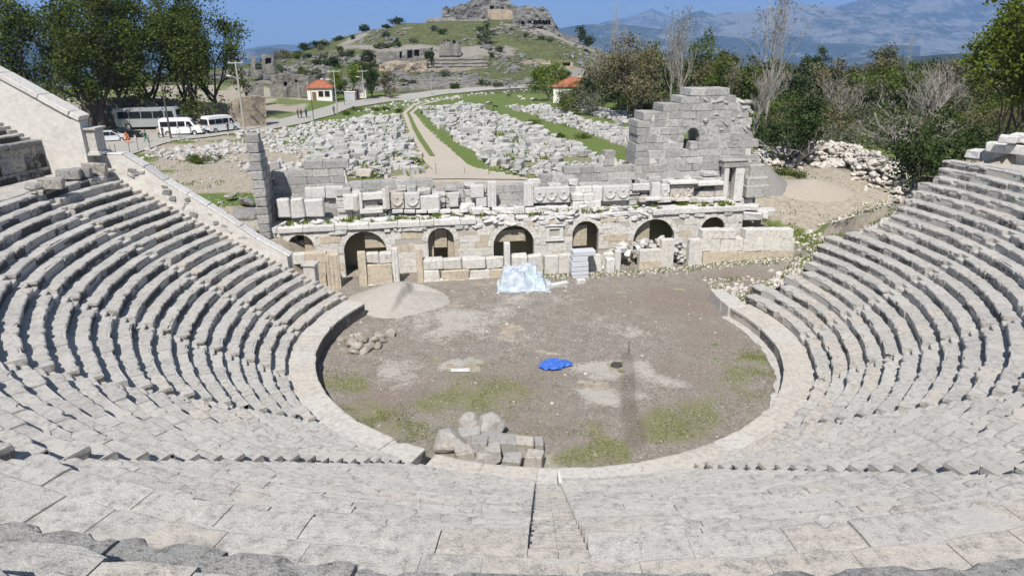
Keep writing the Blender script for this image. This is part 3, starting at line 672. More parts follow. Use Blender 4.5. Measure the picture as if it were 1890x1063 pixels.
def build_upper_front():
    k = 4.3; mb = MB(); rub = MB()
    s = -1.0                                                              # rough core of the upper storey
    while s < 31:
        w = rng.uniform(.5, 1.3); top = rng.uniform(5.5, 6.3) if not 10.9 < s < 13.6 else 4.6
        z = 4.1
        while z < top: h = rng.uniform(.35, .6); sblock(rub, s, s+w-.02, k+.45+rng.normal(0, .06), KD, z, z+h-.02, .06, .04); z += h
        s += w
    put(rub, 'upper_core', M['field'])
    def pb(u0, v0, u1, v1, kk=k, dep=.5, t=None, ch=.03, jit=.01, m=mb, rot=0, tip=0): q = rect(u0, v0, u1, v1, kk); sblock(m, q[0], q[1], kk, kk+dep, q[2], q[3], ch, jit, t, rot, tip); return q
    # moulded niche frame, left
    for q in ((663, 358, 669, 391), (706, 350, 718, 386), (669, 357, 706, 369), (664, 386, 707, 394)): pb(*q, t=.8)
    pb(634, 360, 662, 388, t=.8); pb(652, 363, 660, 390, 4.2, t=1.2)
    # unadorned and carved frieze blocks
    for q in ((510, 369, 535, 403, 3.4), (536, 368, 561, 402.5, 3.5), (562, 370, 598, 401, 3.7)): pb(*q[:4], q[4], .8, rng.uniform(.1, .5), .09, .04)
    pb(563, 347, 600, 366, 5.15, .5, .5); pb(601, 345, 634, 366, 5.1, .5, .3); pb(776, 362, 812, 391, 4.1, .7, .3, .1, .03)
    for i in range(8): u = 724+i*22; pb(u, 387+rng.uniform(-1, 2), u+20, 394, 4.0, .6, rng.uniform(.5, 1))
    for u0, v0, u1, v1 in ((826, 357, 848, 366), (829, 366, 846, 382), (851, 377, 877, 393), (869, 343, 893, 365), (879, 366, 898, 382)): pb(u0, v0, u1, v1, 4.2, .6)
    for u0, v0, u1, v1, kk in ((1023, 345, 1050, 358, 4.5), (1056, 358, 1078, 372, 4.2), (1078, 358, 1096, 372, 4.2), (1058, 372, 1078, 388, 4.1), (1078, 372, 1110, 387, 4.1), (1095, 345, 1113, 371, 4.2), (1062, 345, 1094, 357, 4.6)): pb(u0, v0, u1, v1, kk, .6, None, .07, .03)
    pb(1238, 335, 1290, 341, 3.9, .9, .9, .05); pb(1290, 336, 1337, 343, 3.9, .9, .9, .05); pb(1320, 343, 1336, 362, 4.3, .5, 1.2); pb(1290, 352, 1320, 364, 4.3, .5, 1.2, .1, .05); pb(1168, 340, 1200, 352, 4.4)
    for i in range(14): u = 1180+i*11.5; pb(u, 366, u+rng.uniform(10, 18), 371+rng.uniform(0, 5), 3.6+rng.uniform(0, .4), .7, rng.uniform(.6, 1.2), .04, .02)
    for i in range(16): u = 850+i*20; pb(u, 384+rng.uniform(-4, 2), u+rng.uniform(13, 24), 396, 3.2+rng.uniform(0, .5), .7, rng.uniform(.2, 1), .08, .04)
    put(mb, 'upper_masonry', M['marble'])
    def garland(u0, v0, u1, v1, kk, n, t, heads=True):
        q = rect(u0, v0, u1, v1, kk); g = MB(); sblock(g, q[0], q[1], kk, kk+.6, q[2], q[3], .04, .015, t); w = (q[1]-q[0])/n; z1 = q[3]-.2; hh = (q[3]-q[2])
        for i in range(n):
            c = q[0]+w*(i+.5); a = np.linspace(PI*1.02, PI*1.98, 11)
            pts = np.array([st(c+w*.44*math.cos(x), kk-.03, z1+hh*.62*math.sin(x)) for x in a]); g.tube(pts, .05+.06*np.sin(np.linspace(0, PI, 11)), 7, t)
            for rr, dz in ((.15, 0), (.07, -.05)):                          # rosette over the swag
                pr = [(0, .0), (rr*.6, .02), (rr, -.0), (rr, -.06)]; al = np.arange(10)*2*PI/10
                V = [st(c+p*math.cos(x), kk-.03+dz-h_, z1-.16+p*math.sin(x)) for p, h_ in pr for x in al]
                g.add(V, [(i2*10+j, i2*10+(j+1) % 10, (i2+1)*10+(j+1) % 10, (i2+1)*10+j) for i2 in range(3) for j in range(10)], None, t)
        put(g, 'garland_block', M['marble'])
    garland(720, 357, 746, 385, 4.2, 1, 1.2); garland(747, 357, 775, 385, 4.2, 1, .2); garland(984, 347, 1052, 375, 4.2, 3, .25); garland(1114, 344, 1162, 371, 4.2, 2, .15); garland(1220, 342, 1236, 366, 4.2, 1, .3); garland(1238, 342, 1280, 368, 4.25, 2, 1.1)
build_upper_front()
def shaft(name, u0, v0, u1, v1, k, lab, cat='pillar', mat='marble', dep=.45, flutes=2, t=.8, zb=None, group=None):
    s0, s1, z0, z1 = rect(u0, v0, u1, v1, k); z0 = zb if zb is not None else z0
    e = empty(name, tuple(st((s0+s1)/2, k+dep/2, z0)), lab, cat, group); m = MB()
    sblock(m, s0, s1, k, k+dep, z0, z1, .025, .012, t); under(m.build('shaft', M[mat]), e)
    if flutes:
        m = MB(); w = s1-s0
        for i in range(flutes): c = s0+w*(i+.6)/(flutes+.2); sblock(m, c-.045, c+.045, k-.045, k+.05, z0+.05, z1-.06, .02, .004, t)
        under(m.build('moulding', M[mat]), e)
def low_wall(blocks, k, lab, mat='ashlar', dep=.6, ch=.05, jit=.02, cat='wall', name='low_wall'):
    e = None; m = MB()
    for b in blocks:
        s0, s1, z0, z1 = rect(*b[:4], k); t = b[4] if len(b) > 4 else rng.uniform(.1, 1)
        if e is None: e = empty(name, tuple(st(s0, k, 0)), lab, cat)
        if z0 < .75: z0 = -.2
        sblock(m, s0+.006, s1-.006, k+rng.normal(0, .02), k+dep, z0+.006, z1-.006, ch, jit, t)
    under(m.build('masonry', M[mat]), e)
def build_proskenion():
    low_wall([(540, 470, 562, 488), (562, 468, 602, 486, 1.2), (565, 487, 583, 505, 1.3), (584, 486, 602, 508, 1.2), (570, 506, 602, 522, 1.3), (573, 522, 603, 534, 1.2)], .05, 'cream ashlar wall end left of the first stage doorway', 'ashlar', .7, .015, .006)
    shaft('stone_pillar', 603, 470, 627, 532, -.03, 'broad cream moulded door jamb left of the first stage doorway', mat='ashlar', t=1.2, flutes=3, zb=-.1, dep=.6)
    shaft('stone_pillar', 661, 466, 676, 520, 0, 'plain cream pillar right of the first stage doorway, against two rough blocks', mat='ashlar', t=1.25, flutes=0, zb=-.1)
    low_wall([(676, 467, 699, 487, .2), (700, 466, 724, 487, .1), (676, 488, 724, 524, 1.1), (672, 524, 728, 536, .8)], .12, 'upright slab wall topped by two rough pitted blocks near the gravel heap', 'ashlar', .5, .06, .03)
    shaft('stone_pillar', 725, 459, 736, 518, 0, 'slim fluted white pillar right of the two rough pitted blocks', t=.9, zb=-.1)
    shaft('stone_pillar', 769, 459, 780, 514, 0, 'slim cream pillar at the left end of the long low wall of rough blocks', mat='ashlar', t=1.3, flutes=0, zb=-.1)
    bl = [(781, 479, 819, 498, .1), (820, 478, 853, 498, .2), (854, 477, 897, 497, .15), (898, 476, 930, 496, .2), (782, 499, 813, 514), (814, 498, 866, 514, 1.1), (867, 497, 905, 514, .6), (906, 496, 935, 513, 1.1), (775, 515, 830, 524, .8), (831, 514, 890, 523, .9), (891, 513, 940, 522, .8)]
    low_wall(bl, .1, 'long low wall of rough grey blocks before the middle arches', 'ashlar', .7, .07, .035)
    shaft('stone_pillar', 931, 449, 942, 492, .0, 'slim white pillar standing in front of the wide fourth arch', t=.95, flutes=1, zb=-.1)
    low_wall([(944, 473, 975, 492, .2), (976, 472, 1004, 495, .25), (1005, 472, 1030, 494, .1), (1031, 471, 1056, 494, .15), (1005, 496, 1030, 512, 1.1), (1031, 495, 1058, 512, .6), (944, 493, 1004, 512, .5), (1008, 512, 1038, 524, 1.15), (1039, 510, 1056, 522, 1.2)], .15, 'pitted low wall of mixed blocks beside the stacked grey slabs', 'ashlar', .7, .08, .04)
    low_wall([(1088, 470, 1112, 490, .3), (1113, 468, 1134, 488, .4), (1090, 490, 1116, 506, .6)], .2, 'short broken rubble wall between stacked slabs and the thin ribbed pillar', 'ashlar', .6, .1, .06)
    shaft('stone_pillar', 1135, 463, 1146, 505, 0, 'thin ribbed pillar beside the leaning white stone', t=.7, flutes=2, zb=-.1)
    low_wall([(1181, 462, 1221, 481, .1), (1181, 481, 1221, 497, 1.15), (1221, 481, 1236, 497, 1.1)], .05, 'short ashlar wall with a dark pitted top block left of the sixth arch', 'ashlar', .6, .03, .012)
    shaft('stone_pillar', 1221, 443, 1244, 492, 0, 'worn grey ribbed pillar left of the rubble filled gap', t=.4, flutes=3, zb=-.1, mat='ashlar', dep=.6)
    shaft('stone_pillar', 1272, 443, 1297, 490, 0, 'worn grey square pillar right of the rubble filled gap', t=.5, flutes=2, zb=-.1, mat='ashlar', dep=.6)
    bl = []
    for (v0, v1, us) in ((427, 443, (1297, 1335, 1358, 1376, 1400, 1422, 1440, 1465)), (443, 466, (1297, 1312, 1330, 1346, 1372, 1406, 1424, 1442, 1460, 1466)), (466, 490, (1297, 1340, 1362, 1374, 1398, 1440, 1466))):
        for a, b in zip(us[:-1], us[1:]):
            if v0 == 427 and a == 1358: continue
            t_ = (a-1297)/170*14; bl.append((a, v0-2 if v0 > 430 or a < 1360 else v0-3, b, v1-2-(t_ if v0 == 466 else 0), rng.uniform(.6, 1) if v0 < 466 else rng.uniform(1.1, 1.3)))
    low_wall(bl, -.02, 'clean pale ashlar wall of three courses at the right end of the stage', 'ashlar', .9, .02, .008)
    for u0, v0, u1, v1, k, lab in ((900, 336, 916, 383, 4.1, 'pale grey ribbed pillar standing alone on the ledge above the fourth arch'), (967, 338, 985, 381, 4.1, 'white fluted pillar on the ledge left of the triple garland block'), (1203, 338, 1219, 371, 4.1, 'short round topped pillar on the ledge left of the double garland block')):
        shaft('stone_pillar', u0, v0, u1, v1, k, lab, t=.6)
    shaft('standing_stone', 712, 345, 719, 387, 3.9, 'thin cream post beside the moulded niche on the stage ledge', 'stone', flutes=0, t=1.2, dep=.3)
    # six grey-white sawn slabs in a stack, each one a slab
    z = -.1; s0 = 16.45
    for i, (h, w, o) in enumerate(((.32, 1.3, .06), (.32, 1.35, .0), (.36, 1.35, -.02), (.42, 1.3, .0), (.42, 1.2, .05), (.42, 1.75, .1))):
        m = MB(); sblock(m, s0+o, s0+o+w, -1.15, -.25, z, z+h-.025, .03, .006, .75); ob = m.build('cut_slab', M['slab'])
        tag(ob, ('lowest', 'second', 'third', 'fourth', 'fifth', 'widest and topmost')[i]+' sawn blue-grey slab '+('counting up ' if 0 < i < 5 else '')+'in the stack right of the plastic cover', 'stone slab', 'stacked sawn slabs'); z += h
    m = MB(); q = rect(1118, 477, 1133, 508, -.3); sblock(m, q[0], q[1], -.5, .0, -.05, q[3], .04, .02, .9, 0, .03); tag(m.build('cut_stone', M['marble']), 'white stone leaning upright against the thin ribbed pillar', 'stone')
    for u, v, a, hs, lab in ((1032, 527, .5, (.72, .2, .16), 'long narrow white block lying before the plastic cover'), (1072, 521, .2, (.32, .26, .16), 'small white cube of stone lying before the slab stack')):
        p = at_z(u, v, .1); m = MB(); m.block((p[0], p[1], .17), yaw_ax(a), hs, .03, .02, .95); tag(m.build('cut_stone', M['marble']), lab, 'stone')
M['slab'] = stone('sawn_slab', (.5, .52, .56), (.56, .58, .62), (.5, .5, .5), (.4, .4, .42), .2, .1, .2, .01)
build_proskenion()

# ------------------------------------------------------------------ ground
PATH_A = gpoly([(660,338),(790,318),(772,280),(753,240),(742,210),(756,196),(800,184),(845,176)]); PATH_B = gpoly([(1000,338),(905,322),(852,298),(815,262),(785,235),(762,209),(776,197),(812,187),(850,180)])
PATH = gpoly([(660,338),(790,318),(772,280),(753,240),(742,210),(756,196),(800,184),(845,176),(850,180),(812,187),(776,197),(762,209),(785,235),(815,262),(852,298),(905,322),(985,338)])
MED = gpoly([(776,268),(765,240),(754,212),(768,197),(790,190),(793,192),(773,200),(761,213),(772,238),(786,266)])
DIRT_R = gpoly([(1400,365),(1450,345),(1560,352),(1660,365),(1600,400),(1480,420),(1440,410)])
FIELDS = [gpoly(p) for p in ([(562,262),(585,250),(622,242),(650,222),(690,216),(738,216),(752,250),(768,285),(776,322),(735,330),(660,330),(610,318),(562,300)],
    [(776,202),(870,194),(925,214),(1040,262),(1110,290),(1172,312),(1165,322),(1060,330),(962,326),(900,312),(876,284),(830,252),(798,228)],
    [(932,198),(1010,199),(1095,228),(1175,246),(1192,262),(1188,284),(1100,254),(1010,224)],
    [(1046,200),(1090,196),(1195,225),(1200,242),(1120,222)])]
GRASS_L = gpoly([(340,300),(430,296),(450,318),(360,318)])
def grass_mask(X, Y):
    n = noise2(X, Y, .16, 31, 4); r = np.hypot(X, Y); s = (X-ST_O[0])*E1[0]+(Y-ST_O[1])*E1[1]; k = (X-ST_O[0])*E2[0]+(Y-ST_O[1])*E2[1]
    g = sstep(.40, .6, n)*.6
    fld = (Y > 32) & (X > -22-.2*Y) & (X < 60); g = np.where(fld, np.maximum(g, .95), g)
    g = np.where((Y > 8) & (X < -17) & (Y < 60), sstep(.45, .66, noise2(X, Y, .15, 37, 4))*np.where(Y < 24, .3, .7), g)
    g = np.where(Y > 150, sstep(.24, .46, noise2(X, Y, .05, 41, 5))*.95, g)
    g = np.where((k > 6) & (Y < 36) & (X > -22) & (X < 22), .25*n, g)
    g = np.where((X > 12) & (Y < 45) & (Y > 3), sstep(.5, .65, n)*np.where(Y < 20, .3, .55), g); g = np.where((X > 25) & (Y > 45) & (Y < 150), .9, g)
    g = np.where(inpoly(X, Y, DIRT_R), .03, g); g = np.where(inpoly(X, Y, PATH), .0, g); g = np.where(inpoly(X, Y, MED), .9, g)
    for f in FIELDS: g = np.where(inpoly(X, Y, f), g*.55, g)
    g = np.where((s > 33.5) & (k > -4) & (k < 6), np.maximum(g, sstep(.42, .6, noise2(X, Y, .3, 43, 3))*.6), g)
    return g
def add_attr(o, name, val):
    a = o.data.attributes.new(name, 'FLOAT', 'POINT'); a.data.foreach_set('value', np.asarray(val, float).ravel())
def grid_sheet(name, xs, ys, zf, mat, keep=None):
    X, Y = np.meshgrid(xs, ys, indexing='ij'); Z = zf(X, Y); n, m = X.shape; mb = MB()
    i, j = np.meshgrid(np.arange(n-1), np.arange(m-1), indexing='ij'); q = np.stack([i*m+j, (i+1)*m+j, (i+1)*m+j+1, i*m+j+1], -1).reshape(-1, 4)
    if keep is not None: K = keep(X, Y); kk = (K[:-1, :-1] | K[1:, :-1] | K[:-1, 1:] | K[1:, 1:]).ravel(); q = q[kk]
    mb.add(np.stack([X, Y, Z], -1).reshape(-1, 3), q); return mb.build(name, mat, None, True), X, Y
def ground_mat():
    n = NT('earth_and_grass'); g = n.attr('grass'); p = n.attr('path')
    A = n.noise(.35, 6, .6); B = n.noise(2.2, 7, .65); C = n.noise(14, 4, .7)
    earth = n.mix(n.ramp(B, .35, .68), (.24, .2, .15), (.4, .36, .29)); earth = n.mix(n.ramp(C, .6, .68), earth, (.5, .47, .42))
    grass = n.mix(n.ramp(B, .35, .65), (.06, .1, .018), (.13, .19, .04)); grass = n.mix(n.ramp(A, .4, .7), grass, (.12, .145, .045)); grass = n.mix(n.ramp(C, .55, .7), grass, (.2, .18, .09))
    f = n.ramp(n.math('ADD', n.math('MULTIPLY', n.math('SUBTRACT', B, .5), .9), n.math('ADD', g, n.math('MULTIPLY', n.math('SUBTRACT', C, .5), .5))), .42, .58)
    col = n.mix(f, earth, grass)
    gravel = n.mix(C, (.36, .32, .26), (.46, .41, .34)); pf = n.ramp(n.math('ADD', p, n.math('MULTIPLY', n.math('SUBTRACT', B, .5), .7)), .45, .6)
    col = n.mix(pf, col, gravel); n.bump(n.math('ADD', B, n.math('MULTIPLY', C, .4)), .5, .05); return n.done(col, .95)
M['ground'] = ground_mat()
def hill_mat():
    n = NT('rocky_hillside'); g = n.attr('grass'); A = n.noise(.06, 6, .62); B = n.noise(.28, 8, .7); C = n.noise(1.6, 6, .75)
    grass = n.mix(n.ramp(B, .35, .65), (.07, .086, .03), (.14, .165, .048)); grass = n.mix(n.ramp(n.noise(.9, 5, .7), .48, .62), grass, (.05, .054, .028)); grass = n.mix(n.ramp(n.noise(2.2, 4, .7), .56, .66), grass, (.3, .285, .25))
    rock = n.mix(n.ramp(C, .3, .7), (.17, .155, .13), (.42, .39, .34)); f = n.ramp(n.math('ADD', g, n.math('MULTIPLY', n.math('SUBTRACT', C, .5), 1.5)), .4, .6)
    n.bump(n.math('ADD', B, n.math('MULTIPLY', C, .7)), 1., .8); return n.done(n.mix(f, rock, grass), .95)
M['hill'] = hill_mat()
def build_ground():
    xs = np.r_[-420:-150:12, -150:-60:2.5, -60:62:.8, 62:150:2.5, 150:431:12]; ys = np.r_[-90:-14:4, -14:70:.8, 70:151.6:1.36]
    ob, X, Y = grid_sheet('ground', xs, ys, land, M['ground']); tag(ob, kind='structure')
    add_attr(ob, 'grass', grass_mask(X, Y))
    p = np.where(inpoly(X, Y, PATH) & ~inpoly(X, Y, MED), .5, 0); p = np.maximum(p, np.where(inpoly(X, Y, gpoly([(640,340),(720,332),(800,310),(870,308),(1000,340)])), 1., 0)); p = np.maximum(p, np.where((Y > 14) & (Y < 40) & (X > -8) & (X < 20), .35, 0)); p = np.maximum(p, np.where(inpoly(X, Y, DIRT_R), .22, 0)); add_attr(ob, 'path', p)
    xs = np.r_[-260:-120:8, -120:240:2.2, 240:421:8]; ys = np.r_[ys[-1]:350:2.2, 350:480:7]
    ob, X, Y = grid_sheet('hill', xs, ys, land, M['hill']); tag(ob, kind='structure'); g = grass_mask(X, Y); g = np.where(inpoly(X, Y, gpoly([(840, 172), (980, 166), (1200, 200), (1200, 240), (900, 200)])), 1., g); add_attr(ob, 'grass', g); add_attr(ob, 'path', X*0)
build_ground()
def strip_on_land(name, A, B, mat, dz, n=160, w=7):
    A, B = np.array(A)[:, :2], np.array(B)[:, :2]
    def rs(P): d = np.r_[0, np.cumsum(np.linalg.norm(np.diff(P, axis=0), axis=1))]; t = np.linspace(0, d[-1], n); return np.stack([np.interp(t, d, P[:, 0]), np.interp(t, d, P[:, 1])], 1)
    a, b = rs(A), rs(B); t = np.linspace(0, 1, w); P = a[:, None]*(1-t)[None, :, None]+b[:, None]*t[None, :, None]
    Z = land(P[..., 0], P[..., 1])+dz; mb = MB(); V = np.concatenate([P, Z[..., None]], -1)
    mb.add(V.reshape(-1, 3), [(i*w+j, i*w+j+1, (i+1)*w+j+1, (i+1)*w+j) for i in range(n-1) for j in range(w-1)]); return tag(mb.build(name, mat, None, True), kind='structure')
ROAD_A = gpoly([(150,272),(230,254),(330,240),(400,233),(470,229),(540,216),(600,199),(640,188),(720,178),(800,168),(900,161),(985,157)])
ROAD_B = gpoly([(170,305),(240,288),(320,262),(440,247),(500,241),(560,229),(620,212),(650,200),(730,188),(810,177),(900,168),(985,163)])
M['road'] = plain('worn_concrete', (.34, .325, .29), .9, .15, .8, bump=.3)
strip_on_land('road', ROAD_A, ROAD_B, M['road'], .14)

M['track'] = plain('trodden_gravel', (.4, .355, .29), .95, .16, 1.6, bump=.4)
_pa = gpoly([(735,334),(800,316),(785,302),(770,272),(754,240),(743,210),(757,196.5),(800,184.5),(845,176.5)]); _pb = gpoly([(975,334),(900,320),(860,303),(815,264),(785,236),(763,210),(776,198),(812,187.5),(850,180.5)])
strip_on_land('dirt_track', _pa, _pb, M['track'], .10)
_ma = gpoly([(793,290),(775,264),(762,240),(750.5,210),(764,197.6),(800,186),(835,179.5)]); _mb = gpoly([(803,290),(786,264),(771,240),(755.5,210),(768,198.2),(803,186.8),(838,179.8)])
_v = strip_on_land('grass_verge', _ma, _mb, M['ground'], .16); add_attr(_v, 'grass', np.full(len(_v.data.vertices), .62))
# ---- orchestra floor, a finer sheet of trodden earth 20 mm proud of the ground
BLOBS = {'green': [(660,765,2.4,.9),(720,800,2.4,.85),(780,790,1.8,.7),(880,735,3.2,.95),(930,720,2.,.8),(860,760,2,.6),(700,800,2.5,.75),(620,700,1.6,.9),(640,745,1.4,.7),(690,790,1.6,.8),(740,820,2,.75),(1110,832,1.6,1.1),(1090,800,1.2,.7),(1270,780,1.8,.95),(1320,760,2,.7),(1240,800,1.4,.6),(1390,690,2.2,.75),(1385,655,1,1.),(1430,690,1.5,.8),(1400,730,1.6,.6),(850,630,1,.4),(960,790,2.,.5),(1020,840,1.5,.6),(880,680,1.2,.5),(1410,660,.9,.9)],
         'pale': [(860,590,3.4,.9),(780,590,3,.7),(950,560,3,.6),(1130,690,1.8,.9),(1110,740,1.5,1.1),(1200,690,1.5,.9),(1190,740,1.2,.7),(850,683,.9,1.1),(1040,840,.9,.9),(740,690,2,.7),(1140,610,2,.6),(940,620,2.5,.5),(1050,560,2,.5),(1180,630,1.5,.5)],
         'brown': [(700,730,3,.9),(1260,560,4.5,.8),(1380,520,4,.9),(1150,560,3,.6),(1300,620,4,.55),(1000,700,2,.6),(1000,780,2.4,.5),(1280,690,3,.5),(940,690,2,.5)]}
WET = [at_z(u, v, .03) for u, v in ((1157,655),(1160,690),(1160,730),(1163,770),(1174,790),(1172,815))]
def orchestra_mat():
    n = NT('orchestra_earth'); B = n.noise(1.1, 8, .68); C = n.noise(7, 7, .72); D = n.noise(40, 3, .7)
    col = n.mix(n.ramp(C, .36, .62), (.17, .146, .12), (.345, .315, .272))
    col = n.mix(n.ramp(B, .38, .62), n.mix(1, col, (.78, .76, .74), 'MULTIPLY'), col)
    def lay(col, at, c, lo, hi, k=.9): f = n.ramp(n.math('ADD', n.attr(at), n.math('MULTIPLY', n.math('SUBTRACT', n.math('ADD', n.math('MULTIPLY', B, .4), n.math('MULTIPLY', C, .6)), .5), 2.6)), lo, hi); return n.mix(n.math('MULTIPLY', f, k), col, c)
    col = lay(col, 'brown', n.mix(C, (.13, .1, .08), (.29, .24, .2)), .35, .7, .85); col = lay(col, 'pale', n.mix(C, (.42, .4, .36), (.58, .55, .49)), .42, .8, .62)
    col = lay(col, 'green', n.mix(n.ramp(C, .35, .65), (.1, .115, .03), (.23, .225, .085)), .46, .78, .75)
    wf = n.ramp(n.math('ADD', n.attr('wet'), n.math('MULTIPLY', n.math('SUBTRACT', n.math('ADD', n.math('MULTIPLY', C, .6), n.math('MULTIPLY', B, .4)), .5), 1.5)), .4, .75); col = n.mix(n.math('MULTIPLY', wf, .52), col, (.1, .075, .058))
    sp = n.ramp(D, .6, .65); col = n.mix(n.math('MULTIPLY', sp, .75), col, (.62, .6, .56)); dk = n.ramp(n.noise(17, 5, .75), .34, .43, (1, 1, 1), (0, 0, 0)); col = n.mix(n.math('MULTIPLY', dk, .6), col, (.11, .09, .07))
    tr = n.noise(1., 6, .6, 1.5, n.map((.35, 2.6, 1), (0, 0, .35))); col = n.mix(n.math('MULTIPLY', n.ramp(tr, .52, .66), .3), col, (.24, .21, .185))
    n.bump(n.math('ADD', C, n.math('MULTIPLY', D, .5)), .8, .06); return n.done(col, .95)
M['orch'] = orchestra_mat()
def orch_z(X, Y):
    s = (X-ST_O[0])*E1[0]+(Y-ST_O[1])*E1[1]; k = (X-ST_O[0])*E2[0]+(Y-ST_O[1])*E2[1]
    return .03+(noise2(X, Y, .5, 51, 4)-.5)*.12+(noise2(X, Y, 2.4, 53, 2)-.5)*.03+.3*sstep(22, 33, s)*sstep(-6, -1, k)-.12*np.exp(-((X-3.)/.55)**2)*sstep(-3, 0, -Y)*0
def build_orch():
    xs = np.arange(-15, 27, .2); ys = np.arange(-13.4, 21, .2)
    def keep(X, Y):
        r = np.hypot(X, Y); k = (X-ST_O[0])*E2[0]+(Y-ST_O[1])*E2[1]; return ((r < 13.3) | ((Y > 4) & (k < 2.7) & (X > -14.6))) & (k < 2.6) & ((X < 13) | (Y > 7.2+.25*(X-13)))
    ob, X, Y = grid_sheet('orchestra_floor', xs, ys, orch_z, M['orch'], keep); tag(ob, kind='structure')
    for nm, L in BLOBS.items():
        v = np.zeros_like(X)
        Xw, Yw = X+(noise2(X, Y, .45, 62, 3)-.5)*4.4, Y+(noise2(X, Y, .45, 67, 3)-.5)*3.6
        for u, w, r, a in L: p = at_z(u, w, .03); v = np.maximum(v, a*np.exp(-((Xw-p[0])**2+(Yw-p[1])**2)/r**2))
        v = v*(.62+.76*noise2(X, Y, .8, 69, 3))
        add_attr(ob, nm, v)
    w = np.zeros_like(X)
    for a, b in zip(WET[:-1], WET[1:]):
        a, b = a[:2], b[:2]; d = b-a; t = np.clip(((X-a[0])*d[0]+(Y-a[1])*d[1])/(d@d), 0, 1); w = np.maximum(w, np.exp(-((X-a[0]-t*d[0])**2+(Y-a[1]-t*d[1])**2)/(.32+.14*noise2(X, Y, .9, 57, 2)+.022*np.maximum(0, -Y))**2))
    add_attr(ob, 'wet', w)
    g = MB(); n = 0                                                             # low grass and weeds in the green patches
    for u, v, r, a in BLOBS['green']:
        p = at_z(u, v, .03); c = int(620*r*a)
        x = p[0]+rng.normal(0, r*.62, c); y = p[1]+rng.normal(0, r*.62, c); ok = (np.hypot(x, y) < 12.6) & (noise2(x, y, 1.1, 61, 3) > .46); blades(g, x[ok], y[ok], orch_z(x[ok], y[ok]), .03, .085)
    tag(g.build('grass', M['blade']), kind='stuff')
    pb = MB()                                                                     # pebbles and chips of stone
    for i in range(2600):
        a, r = rng.uniform(0, 2*PI), 12.6*math.sqrt(rng.random()); x, y = r*math.cos(a), r*math.sin(a); rock_into(pb, (x, y, float(orch_z(x, y))+.01), rng.uniform(.015, .05)*(1+2*(rng.random() < .03)), rng.uniform(.2, 1), 0)
    tag(pb.build('loose_gravel', M['field']), kind='stuff')
def blades(mb, x, y, z, lo, hi, lean=.5):
    n = len(x)
    if not n: return
    h = rng.uniform(lo, hi, n); a = rng.uniform(0, 2*PI, n); w = h*.22+.008; dx, dy = np.cos(a)*w, np.sin(a)*w; lx, ly = rng.normal(0, lean, n)*h, rng.normal(0, lean, n)*h
    V = np.stack([np.stack([x-dx, y-dy, z-.01], 1), np.stack([x+dx, y+dy, z-.01], 1), np.stack([x+lx, y+ly, z+h], 1)], 1).reshape(-1, 3)
    mb.add(V, None, np.arange(n*3).reshape(-1, 3), np.repeat(rng.uniform(0, 1, n), 3))
def leaf_mat(name, c1, c2, tr=.3):
    n = NT(name); t = n.attr('tint'); col = n.mix(t, c1, c2); N, L = n.N, n.L; out = [x for x in N if x.type == 'OUTPUT_MATERIAL'][0]
    df = N.new('ShaderNodeBsdfDiffuse'); tl = N.new('ShaderNodeBsdfTranslucent'); mx = N.new('ShaderNodeMixShader'); mx.inputs[0].default_value = tr
    L.new(col, df.inputs[0]); L.new(col, tl.inputs[0]); L.new(df.outputs[0], mx.inputs[1]); L.new(tl.outputs[0], mx.inputs[2]); L.new(mx.outputs[0], out.inputs[0]); return n.m
M['blade'] = leaf_mat('grass_blades', (.085, .125, .02), (.22, .27, .06))

# ------------------------------------------------------------------ stones
def rock_into(mb, c, r, t, lod=1, rot=None, sq=(1, 1, 1)):
    V, F = (ROCK0, ROCK1, ROCK2)[lod][rng.integers(0, (10, 8, 6)[lod])]
    m = yaw_ax(rng.uniform(0, 6.28) if rot is None else rot, rng.normal(0, .3), rng.normal(0, .3)); mb.add(np.asarray(c)+(V*r*np.array(sq))@m, None, F, t)
build_orch()
def proto_meshes(name, kind, mat, n):
    out = []
    for i in range(n):
        mb = MB(); t = rng.uniform(0, 1) if rng.random() < .88 else 1.2
        if kind == 'rock': V, F = ROCK1[i % 8]; mb.add(V, None, F, t)
        elif kind == 'big': V, F = ROCK2[i % 6]; mb.add(V, None, F, t)
        elif kind == 'cut': V, F = CUT[i % 6]; mb.add(V*np.array([1, .62, .5]), None, F, t)
        else: mb.block((0, 0, 0), AXW, (1, rng.uniform(.45, .8), rng.uniform(.4, .7)), .09, .06, t)
        o = mb.build(name, mat); out.append(o.data); bpy.data.objects.remove(o)
    return out
def place(name, me, loc, scale, rz, tilt, label, cat, group=None):
    o = bpy.data.objects.new(name, me); o.location = loc; o.scale = (scale,)*3 if np.isscalar(scale) else scale; o.rotation_euler = (tilt[0], tilt[1], rz); COL.objects.link(o); return tag(o, label, cat, group)
